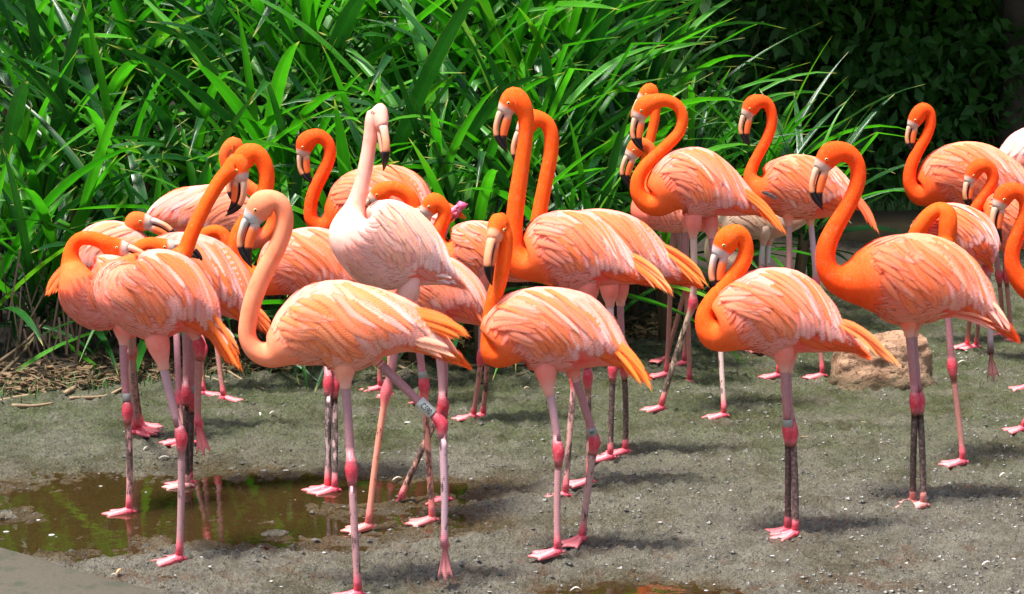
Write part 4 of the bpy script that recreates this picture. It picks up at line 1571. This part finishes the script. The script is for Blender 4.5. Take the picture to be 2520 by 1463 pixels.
def pandan(x, y, z, n, scale, label, spread=1.0, bias=None, up=0.0):
    g = float(ground_h(x, y))
    root = empty("pandan_plant", (x, y, g))
    tag(root, label, "plant", "pandan plants in the bank of strap leaves")
    lean = (random.uniform(-.08, .08), random.uniform(-.12, .04))
    pts = [(0, 0, -.05), (lean[0] * .3, lean[1] * .3, (z - g) * .5), (lean[0], lean[1], max(.08, z - g)), (lean[0], lean[1], max(.1, z - g) + .10)]
    v, f = tube(pts, [.035, .028, .03, .02], 8)
    link("stem", mesh("stem", v, f, M_STEM), root)
    az0 = random.uniform(0, 6.28)
    for i in range(n):
        t = (i + .5) / n                              # 0 outer, 1 inner
        az = az0 + i * 2.39996
        el = (0.30 + 1.12 * t ** .75) + random.uniform(-.14, .14) + up
        az = math.atan2(.62 * math.sin(az), math.cos(az))        # crowded bank: blades fan out along it
        if bias is not None and t < .35 and random.random() < .55:
            az = bias + random.uniform(-1.2, 1.2)
        if t < .22 and random.random() < .6:
            el -= .5
        r = random.random()
        mi = 0 if r < (.35 + .3 * t) else (1 if r < .965 else 2)
        o = link("leaf", random.choice(STRAPS[mi]), root)
        s = scale * random.uniform(.75, 1.15) * (0.85 + .25 * (1 - abs(2 * t - 1)))
        o.scale = (s, s * random.uniform(.85, 1.2), s)
        o.rotation_mode = 'XYZ'
        o.rotation_euler = (random.uniform(-.18, .18), -el, az)
        o.location = (lean[0], lean[1], max(.08, z - g) + .05 * t - .03)


# (pixel of the rosette, depth, number of leaves, size)
ROWS = [
    # front row at the edge of the mud
    (8.75, [(-60, 800), (60, 790), (190, 760), (350, 770), (520, 760), (690, 740), (860, 745), (1020, 720), (1190, 700), (1360, 700), (1500, 690), (1640, 690)], 26, .80, "front"),
    (9.35, [(-20, 600), (130, 560), (290, 560), (460, 540), (610, 520), (760, 530), (910, 520), (1080, 500), (1250, 480), (1410, 500), (1560, 500), (1700, 530), (1830, 600), (1960, 590)], 30, .92, "second"),
    (9.95, [(-60, 380), (90, 350), (230, 340), (380, 330), (520, 300), (680, 300), (820, 290), (970, 300), (1120, 290), (1270, 300), (1420, 310), (1580, 370), (1700, 450), (1850, 500)], 31, .98, "third"),
    (10.6, [(20, 210), (180, 190), (340, 170), (500, 160), (650, 140), (800, 130), (950, 130), (1090, 120), (1230, 130), (1360, 160), (1470, 240)], 30, 1.0, "back"),
]
NEARBY = [(0, "at the left edge"), (200, "above the far left tails"), (350, "above the preening bird"), (500, "above the pink back"), (640, "above the three clustered heads"),
          (780, "above the hooked neck"), (930, "above the white bird's head"), (1080, "right of the white bird's head"), (1230, "left of the tallest neck"), (1380, "right of the tallest neck"),
          (1520, "left of the looped neck"), (1660, "above the looped neck"), (1830, "beside the rumpled back"), (1955, "at the sunlit tip of the bank"), (3000, "at the right end of the bank")]
ROWTXT = {"front": "low pandan plant at the mud edge", "second": "dark pandan plant in the second row", "third": "bright pandan plant in the third row",
          "back": "topmost pandan plant in the back row"}


def plant_all():
    for (Y, lst, n, sc, nm) in ROWS:
        used = {}
        for (px, py) in lst:
            Yj = Y + random.uniform(-.15, .15)
            if px > 1550:
                Yj += .5
            p = P(px, py, Yj)
            where = min(NEARBY, key=lambda q: abs(q[0] - px) if q[0] < 2500 else abs(1950 - px))[1]
            lab = ROWTXT[nm] + " " + where
            if lab in used:
                lab = lab.replace("pandan plant", "pandan rosette")
            used[lab] = 1
            pandan(p[0], p[1], max(.1, p[2]), n, sc * (1 - .28 * float(sstep(1350, 1800, px))), lab, bias=-PI / 2 if nm in ("front", "second") else None)


plant_all()


# ------------------------------------------------------------------ DARK SHRUBS AND ADDED SHADE TREES AT THE BACK
def broad_leaf(L, W, n=6):
    v, uv, f = [], [], []
    for i in range(n):
        t = i / (n - 1)
        w = W * math.sin(PI * min(1, t * .93 + .06)) ** .8 if i < n - 1 else W * .02
        z = .10 * L * math.sin(PI * t) - .16 * L * t * t
        for k in (-1, 0, 1):
            v.append((t * L, k * w, z + (.25 * w if k else 0)))
            uv.append((k, t * .97))
    for i in range(n - 1):
        for k in (0, 1):
            b = i * 3 + k
            f.append((b, b + 1, b + 4, b + 3))
    return v, f, uv


BROAD = []
for k in range(5):
    v, f, uv = broad_leaf(random.uniform(.13, .24), random.uniform(.028, .05))
    BROAD.append(mesh("leaf", v, f, M_DARKLEAF, True, uv=uv))


def leaf_cloud(n, fpos, size, mat, name):
    """n small leaves as one mesh; fpos gives each one's place"""
    V, F, UV = [], [], []
    for i in range(n):
        p = np.array(fpos())
        d = nrm(RNG.normal(size=3) + np.array([0, -.2, -.25]))
        s = nrm(np.cross(d, RNG.normal(size=3)))
        nn = np.cross(d, s)
        L = size * random.uniform(.6, 1.3)
        w = L * random.uniform(.2, .32)
        b = len(V)
        V += [p, p + d * L * .5 + s * w + nn * .04 * L, p + d * L, p + d * L * .5 - s * w + nn * .04 * L]
        UV += [(0, 0), (.9, .5), (0, .97), (-.9, .5)]
        F.append((b, b + 1, b + 2, b + 3))
    return mesh(name, V, F, mat, True, uv=UV)


def shrub(px, py_base, Y, h, w, n, label, cloud=900):
    p = P(px, py_base, Y)
    x, y, g = p[0], p[1], max(float(ground_h(p[0], p[1])), 0) - .05
    root = empty("shrub", (x, y, g))
    tag(root, label, "shrub", "dark shrubs under the trees")
    ac = Acc()
    tips = []
    for k in range(9):
        a = random.uniform(0, 6.28)
        e = np.array([math.cos(a) * w * random.uniform(.3, .95), math.sin(a) * w * .5, h * random.uniform(.5, 1)])
        pts = [np.array([0, 0, 0]) + (e * np.array([t ** 1.5, t ** 1.5, t])) for t in np.linspace(0, 1, 6)]
        v, f = tube(pts, np.linspace(.014, .004, 6), 6)
        ac.add(v, f, (.1, .07, .04))
        tips += [pts[3], pts[4], pts[5]]
    link("stem", mesh("stem", np.concatenate(ac.v), ac.f, M_STEM), root)

    def fp():
        a = random.uniform(0, 6.28)
        r = random.random() ** .5
        zz = random.random()
        return (math.cos(a) * r * w * (1.05 - .4 * zz), math.sin(a) * r * w * .6, .1 + zz * h)
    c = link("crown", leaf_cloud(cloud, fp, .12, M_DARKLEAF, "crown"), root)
    c["kind"] = "stuff"
    for i in range(n):
        q = random.choice(tips)
        o = link("leaf", random.choice(BROAD), root)
        o.location = (q[0] + random.uniform(-.14, .14), q[1] - abs(random.gauss(0, .14)), q[2] + random.uniform(-.16, .12))
        o.rotation_euler = (random.uniform(-.5, .5), random.uniform(-.3, .9), random.choice([-PI / 2, random.uniform(-PI, 0), random.uniform(0, 6.28)]))
        s = random.uniform(.7, 1.35)
        o.scale = (s, s, s)


SHRUBS = [
    (1560, 560, 13.2, 1.5, .8, 30, "dark broad-leaved shrub behind the top of the leaf bank"),
    (1760, 540, 14.0, 1.7, .8, 40, "dark shrub with hanging leaves above the end of the leaf bank"),
    (1985, 530, 14.6, 1.9, .7, 45, "dark shrub with one bright upright leaf above the rumpled back"),
    (2190, 520, 14.2, 1.25, .6, 46, "small shrub with bright sprigs left of the far right flamingo"),
    (2330, 515, 15.0, 1.9, .8, 40, "dark drooping shrub above the far right flamingo"),
    (2480, 515, 14.4, 1.4, .6, 40, "dark shrub in the right corner behind the pale back"),
    (2120, 500, 15.6, 2.2, 1.1, 30, "tall black shrub deepest in the shade at right"),
    (2640, 515, 14.8, 2.0, .9, 20, "dark shrub past the right edge"),
]
for s_ in SHRUBS:
    shrub(*s_)


def shade_tree(x, y, z0, z1, rx, ry, n, label):  # added trees; crowns above the frame keep the back in shade
    root = empty("tree", (x, y, 0))
    tag(root, label, "tree", "trees added to shade the back of the enclosure")
    v, f = tube([(0, 0, -.1), (.1, .05, z0 * .5), (0, .1, z0), (.1, 0, z1)], [.2, .15, .13, .05], 10)
    ac = Acc()
    ac.add(v, f)
    for k in range(7):
        a = k * .9
        e = np.array([math.cos(a) * rx * .7, math.sin(a) * ry * .7, z0 + (z1 - z0) * random.uniform(.2, .7)])
        b0 = np.array([0, .1, z0 * .9])
        v, f = tube([b0 + (e - b0) * t for t in np.linspace(0, 1, 6)], np.linspace(.07, .02, 6), 6)
        ac.add(v, f)
    link("trunk", mesh("trunk", np.concatenate(ac.v), ac.f, M_BARK), root)

    def fp():
        a = random.uniform(0, 6.28)
        r = random.random() ** .5
        return (math.cos(a) * r * rx, math.sin(a) * r * ry, z0 + random.random() * (z1 - z0))
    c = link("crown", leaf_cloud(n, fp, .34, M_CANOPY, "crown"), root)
    c["kind"] = "stuff"


shade_tree(3.6, 14.4, 2.3, 5.5, 3.4, 3.2, 7000, "broad tree added to shade the dark shrubs at right")
shade_tree(0.9, 14.9, 2.4, 5.8, 3.2, 2.8, 6500, "tree added to shade the dark gap behind the leaf bank")
shade_tree(-3.4, 15.4, 2.8, 5.8, 3.0, 2.6, 5500, "tree added for shade behind the left end of the leaf bank")
shade_tree(7.4, 13.6, 2.3, 5.5, 3.2, 3.4, 6000, "tree added for shade beyond the right edge")


def undergrowth():
    def fp():
        x = random.uniform(-5, 6.5)
        y0 = 12.3 + 2.6 / (1 + math.exp(-(x - 1.4) * 2.5))
        t = random.random() ** 1.3
        return (x, y0 + 2.0 * t - random.uniform(0, .7), .05 + 2.4 * t)
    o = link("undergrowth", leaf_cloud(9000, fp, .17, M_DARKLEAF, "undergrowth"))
    tag(o, "dark undergrowth covering the bank under the trees", "undergrowth", kind='stuff')


undergrowth()


def grass_strip():
    V, F = [], []

    def blade(x, y, z, h, w):
        a = random.uniform(0, 6.28)
        lx, ly = math.cos(a) * h * .5, math.sin(a) * h * .5
        b = len(V)
        V.extend([(x - w, y, z), (x + w, y, z), (x + lx * .4 + w * .6, y + ly * .4, z + h * .7), (x + lx * .4 - w * .6, y + ly * .4, z + h * .7), (x + lx, y + ly, z + h)])
        F.extend([(b, b + 1, b + 2, b + 3), (b + 3, b + 2, b + 4)])
    for i in range(2600):
        x = random.uniform(1.4, 5.5)
        blade(x, 13.75 + abs(random.gauss(0, .35)), .1, random.uniform(.05, .16), .006)
    for i in range(1500):
        px = random.uniform(-40, 1750)
        x = G(px, 900)[0]
        y = float(np.interp(x, BEDX, BEDY)) + random.gauss(.03, .10)
        k = vnoise(np.array([x * 4]), np.array([y * 4]), 5)[0]
        if k < .45:
            continue
        blade(x, y, float(ground_h(x, y)) - .004, random.uniform(.015, .05), .003)
    o = link("grass", mesh("grass", V, F, M_GRASS, False))
    tag(o, "short grass and moss tufts along the planting edge", "grass", kind='stuff')


grass_strip()

# ------------------------------------------------------------------ BUILD THE BIRDS
for B in BIRDS:
    build_flamingo(B)


# ------------------------------------------------------------------ ROCK
def rock():
    c = G(2168, 950)
    n, m = 30, 60
    v = []
    for i in range(n + 1):
        t = i / n
        for j in range(m):
            a = 2 * PI * j / m
            ca, sa = math.cos(a), math.sin(a)
            q = (abs(ca) ** 3.6 + abs(sa) ** 3.6) ** (-1 / 3.6)
            if t < .66:
                u = t / .66
                r, z = 1.10 - .22 * u ** 1.1, .195 * u
            else:
                u = (t - .66) / .34
                r, z = .88 * (1 - u ** 1.6), .195 + .022 * math.sin(PI * u * .5)
            x, y = ca * q * .205 * r, sa * q * .15 * r
            A = lambda f, k: float(fbm(np.array([x * f + k]), np.array([z * f * 1.3 + y * f]), 5 + k, 4)[0])
            d = A(7, 2) * .34 + A(21, 5) * .16 + A(60, 9) * .06
            d -= .05 * max(0, A(15, 13)) * 2
            k = 1 + d * (1 if t < .66 else (1 - u) ** .5)
            v.append((x * k, y * k, max(-.03, z * (1 + .12 * ca) - .02 + (A(8, 3) * .03 + A(30, 6) * .02) * min(1, t * 1.6))))
    o = link("rock", mesh("rock", v, ring_faces(n + 1, m), M_ROCK))
    o.location = (c[0] + .01, c[1] + .07, 0)
    tag(o, "squat tan rock with rough weathered sides on the mud at right", "rock")


rock()


# ------------------------------------------------------------------ TWIGS, LITTER, FEATHERS
def stick(pts_px, r, label, cat="stick", name="stick", z=0.02, mat=None):
    P3 = []
    for q in pts_px:
        if len(q) == 3:
            P3.append(P(q[0], q[1], q[2]))
        else:
            g = G(q[0], q[1], z)
            P3.append(np.array([g[0], g[1], float(ground_h(g[0], g[1])) + r]))
    nodes = np.array([(*p, r) for p in P3])
    Q, _ = catmull(nodes, .02)
    rad = np.array([r * (1 - .35 * i / len(Q)) * random.uniform(.9, 1.12) for i in range(len(Q))])
    v, f = tube(Q[:, :3], rad, 8)
    o = link(name, mesh(name, v, f, mat or M_TWIG))
    tag(o, label, cat, "fallen sticks along the planting edge")


stick([(160, 962), (230, 935), (322, 915)], .011, "thick pale stick lying left below the far left tail")
stick([(172, 982), (260, 965), (300, 955), (330, 940)], .007, "thin bent stick just in front of the thick pale one")
stick([(0, 890, 8.3), (60, 845, 8.4), (112, 790, 8.6)], .008, "slanting brown stem leaning up at the left edge", mat=M_STEM)
stick([(0, 925, 8.2), (55, 870, 8.4), (105, 800, 8.6)], .009, "dark slanting stem under the upper one at the left edge", mat=M_STEM)
stick([(350, 912), (430, 910), (500, 922), (560, 935)], .006, "long curved twig behind the puddle bird's legs")
stick([(560, 915), (600, 922), (650, 948)], .005, "arched twig ending beside the striped shins")
stick([(0, 975), (60, 965), (110, 962)], .007, "straw coloured stick at the left edge of the litter")
stick([(30, 1000), (80, 994), (130, 985)], .008, "short pale stick nearest the mud at left")
stick([(920, 935), (970, 915), (1040, 880)], .007, "stick slanting up behind the peach bird's raised leg")
stick([(980, 905), (1040, 922), (1090, 935)], .006, "crossing stick right of the slanting one")
stick([(1180, 930), (1240, 922), (1300, 915)], .006, "dark twig behind the centre front bird's breast", mat=M_STEM)
stick([(1545, 790, 9.9), (1590, 778, 9.85), (1650, 772, 9.85), (1740, 774, 9.9), (1830, 790, 10.0)], .014, "grey curved branch lying at the end of the leaf bank", mat=M_BARK)
stick([(1440, 868), (1500, 855), (1560, 850)], .007, "dark stick at the bank edge by the walking bird", mat=M_STEM)
stick([(1130, 905), (1290, 893), (1420, 888)], .011, "long low branch behind the centre front bird", mat=M_STEM)
stick([(2090, 1030), (2160, 1033)], .003, "pale straw on the mud in front of the rock")
stick([(1970, 1062), (1990, 1070)], .003, "orange straw chip by the banded leg at right")


def litter():
    """dry leaf litter under the planting: one mass"""
    V, F = [], []
    for i in range(4200):
        px = random.uniform(-120, 1900)
        x = G(px, 900)[0]
        by = float(np.interp(x, BEDX, BEDY))
        y = by + abs(random.gauss(0, .28)) - .06
        z = float(ground_h(x, y)) + random.uniform(.002, .022)
        a = random.uniform(0, 6.28)
        if random.random() < .6:
            L, w = random.uniform(.04, .16), random.uniform(.0015, .005)
        else:
            L, w = random.uniform(.03, .08), random.uniform(.008, .02)
        d = np.array([math.cos(a), math.sin(a), random.uniform(-.15, .35)]) * L
        s = np.array([-math.sin(a), math.cos(a), random.uniform(-.4, .4)]) * w
        p = np.array([x, y, z])
        b = len(V)
        V += [p - d / 2, p + s + (0, 0, .004), p + d / 2, p - s + (0, 0, .004)]
        F.append((b, b + 1, b + 2, b + 3))
    o = link("leaf_litter", mesh("leaf_litter", V, F, M_DRY, False))
    tag(o, "dry straw and fallen leaves under the planting", "leaf litter", kind='stuff')
    # hanging dead straw and roots in the gloom under the strap leaves
    V, F = [], []
    for i in range(420):
        px = random.uniform(-60, 1750)
        x = G(px, 900)[0]
        y = float(np.interp(x, BEDX, BEDY)) + random.uniform(.25, .8)
        z0 = random.uniform(.15, .55)
        L = random.uniform(.1, .35)
        w = random.uniform(.002, .006)
        dx = random.uniform(-.08, .08)
        b = len(V)
        V += [(x - w, y, z0), (x + w, y, z0), (x + dx + w, y - .03, z0 - L), (x + dx - w, y - .03, z0 - L)]
        F.append((b, b + 1, b + 2, b + 3))
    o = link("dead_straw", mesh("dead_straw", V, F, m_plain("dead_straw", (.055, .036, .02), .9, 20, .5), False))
    tag(o, "dead hanging straw under the strap leaves", "straw", kind='stuff')


litter()


def droppings():
    ac_v, ac_f = [], []
    n = 0
    for i in range(170):
        px, py = random.uniform(-20, 2540), 640 + 830 * random.random() ** .9
        g = G(px, py)
        by = float(np.interp(g[0], BEDX, BEDY))
        if g[1] > by - .05:
            continue
        r = abs(random.gauss(.0015, .0022)) + .0012
        h = max(float(ground_h(g[0], g[1])), -.0155)
        v, f = ball((g[0], g[1], h + .001), (r * random.uniform(1, 2.2), r * random.uniform(.8, 1.6), r * .35), 4, 7)
        ac_v.append(v)
        ac_f += [tuple(k + n for k in q) for q in f]
        n += len(v)
    o = link("droppings", mesh("droppings", np.concatenate(ac_v), ac_f, M_WHITE))
    tag(o, "small white droppings and specks on the mud", "droppings", kind='stuff')


droppings()


def fallen(px, py, L, az, col, label, water=False):
    g = G(px, py)
    z = max(float(ground_h(g[0], g[1])), -.0145) + .004
    n = 7
    v, uv, f, c = [], [], [], []
    for i in range(n):
        t = i / (n - 1)
        w = L * .17 * math.sin(PI * min(1, .12 + t * .87)) ** .7
        for k in (-1, 0, 1):
            x, y = (t - .5) * L, k * w
            v.append((x * math.cos(az) - y * math.sin(az), x * math.sin(az) + y * math.cos(az), .012 * math.sin(PI * t) + (.25 * w if k else 0)))
            uv.append((k, t))
            c.append(col)
    for i in range(n - 1):
        for k in (0, 1):
            b = i * 3 + k
            f.append((b, b + 1, b + 4, b + 3))
    o = link("fallen_feather", mesh("fallen_feather", v, f, M_FE, True, c, uv))
    o.location = (g[0], g[1], z)
    tag(o, label, "feather", "moulted feathers lying on the mud")


W_ = (.62, .59, .54)
for q in [(405, 1128, .07, .2, W_, "white feather on the mud behind the puddle bird"),
          (361, 1102, .04, .5, W_, "small white feather near the two pink feet at left"),
          (327, 1252, .05, .4, W_, "fluffy white feather floating at the puddle bird's shin"),
          (280, 1421, .035, .1, W_, "white feather on the rim corner at the near left"),
          (296, 1421, .045, .9, (.9, .35, .15), "orange feather beside the white one on the near left rim"),
          (640, 1021, .04, 1.8, W_, "white feather upright on the green mud left of the twin legs"),
          (672, 1026, .045, .4, W_, "white feather right of the upright one on the green mud"),
          (1297, 956, .05, .1, (.9, .6, .5), "pinkish feather on the mud behind the centre front bird"),
          (1360, 985, .045, .0, (.9, .5, .3), "orange and white feather between the centre shins"),
          (2370, 900, .07, .1, W_, "fluffy white feather right of the rock"),
          (2430, 1408, .05, .1, W_, "white feather on the mud at the near right"),
          (2178, 762, .045, .6, W_, "white feather on the mud above the rock"),
          (1418, 1447, .05, .1, W_, "white feather at the edge of the small front puddle"),
          (2470, 1180, .05, .3, W_, "white feather on the mud at the right edge"),
          (1100, 1160, .05, 1.2, W_, "white feather standing in the puddle near the raised leg"),
          (980, 1178, .06, .3, (.7, .6, .5), "buff feather in the shallow end of the puddle")]:
    fallen(q[0], q[1], q[2] * .75, *q[3:])


def lump(px, py, r, h, label):
    g = G(px, py)
    n, m = 8, 20
    v = []
    for i in range(n + 1):
        t = i / n
        for j in range(m):
            a = 2 * PI * j / m
            k = 1 + 1.1 * float(fbm(np.array([math.cos(a) * 2 + px]), np.array([math.sin(a) * 2 + t * 2]), 4, 4)[0])
            rr = r * math.sqrt(max(0, 1 - t * t)) * k
            v.append((rr * math.cos(a), rr * .7 * math.sin(a), h * t * (1 + .4 * (k - 1)) - .012))
    o = link("mud_lump", mesh("mud_lump", v, ring_faces(n + 1, m), M_MUD))
    o.location = (g[0], g[1], max(-.02, float(ground_h(g[0], g[1]))))
    tag(o, label, "mud lump", "mud lumps")


lump(2140, 1125, .030, .022, "dark crumbly mud lump on the mud between the right legs")
lump(672, 1302, .05, .028, "wet mud lump rising from the front of the puddle")
lump(8, 1262, .045, .03, "mud lump in the puddle at the left edge")
lump(1000, 925, .03, .03, "dark mud lump at the planting edge behind the raised leg")


def crumbs():
    """loose crumbs of mud and grit, too many to count"""
    V, F, n = [], [], 0
    for i in range(13000):
        y = 5.0 + 4.4 * random.random() ** 1.4
        x = random.uniform(-.29, .29) * y
        by = float(np.interp(x, BEDX, BEDY))
        if y > by - .05 or vnoise(np.array([x * 3.3]), np.array([y * 3.3]), 71)[0] < .3:
            continue
        h, wt, _ = ground_h(np.array([x]), np.array([y]), True)
        if h[0] < -.014:
            continue
        r = abs(random.gauss(.0018, .0024)) + .0014
        k = [random.uniform(.6, 1.3) for _ in range(6)]
        p = np.array([x, y, float(h[0])])
        V += [p + (r * k[0] * 1.5, 0, 0), p + (0, r * k[1], 0), p - (r * k[2] * 1.5, 0, 0), p - (0, r * k[3], 0), p + (0, 0, r * k[4] * .9)]
        F += [(n, n + 1, n + 4), (n + 1, n + 2, n + 4), (n + 2, n + 3, n + 4), (n + 3, n, n + 4)]
        n += 5
    o = link("mud_crumbs", mesh("mud_crumbs", V, F, M_CRUMB, False))
    tag(o, "dark crumbs of mud and grit strewn over the flat", "mud crumbs", kind='stuff')


crumbs()
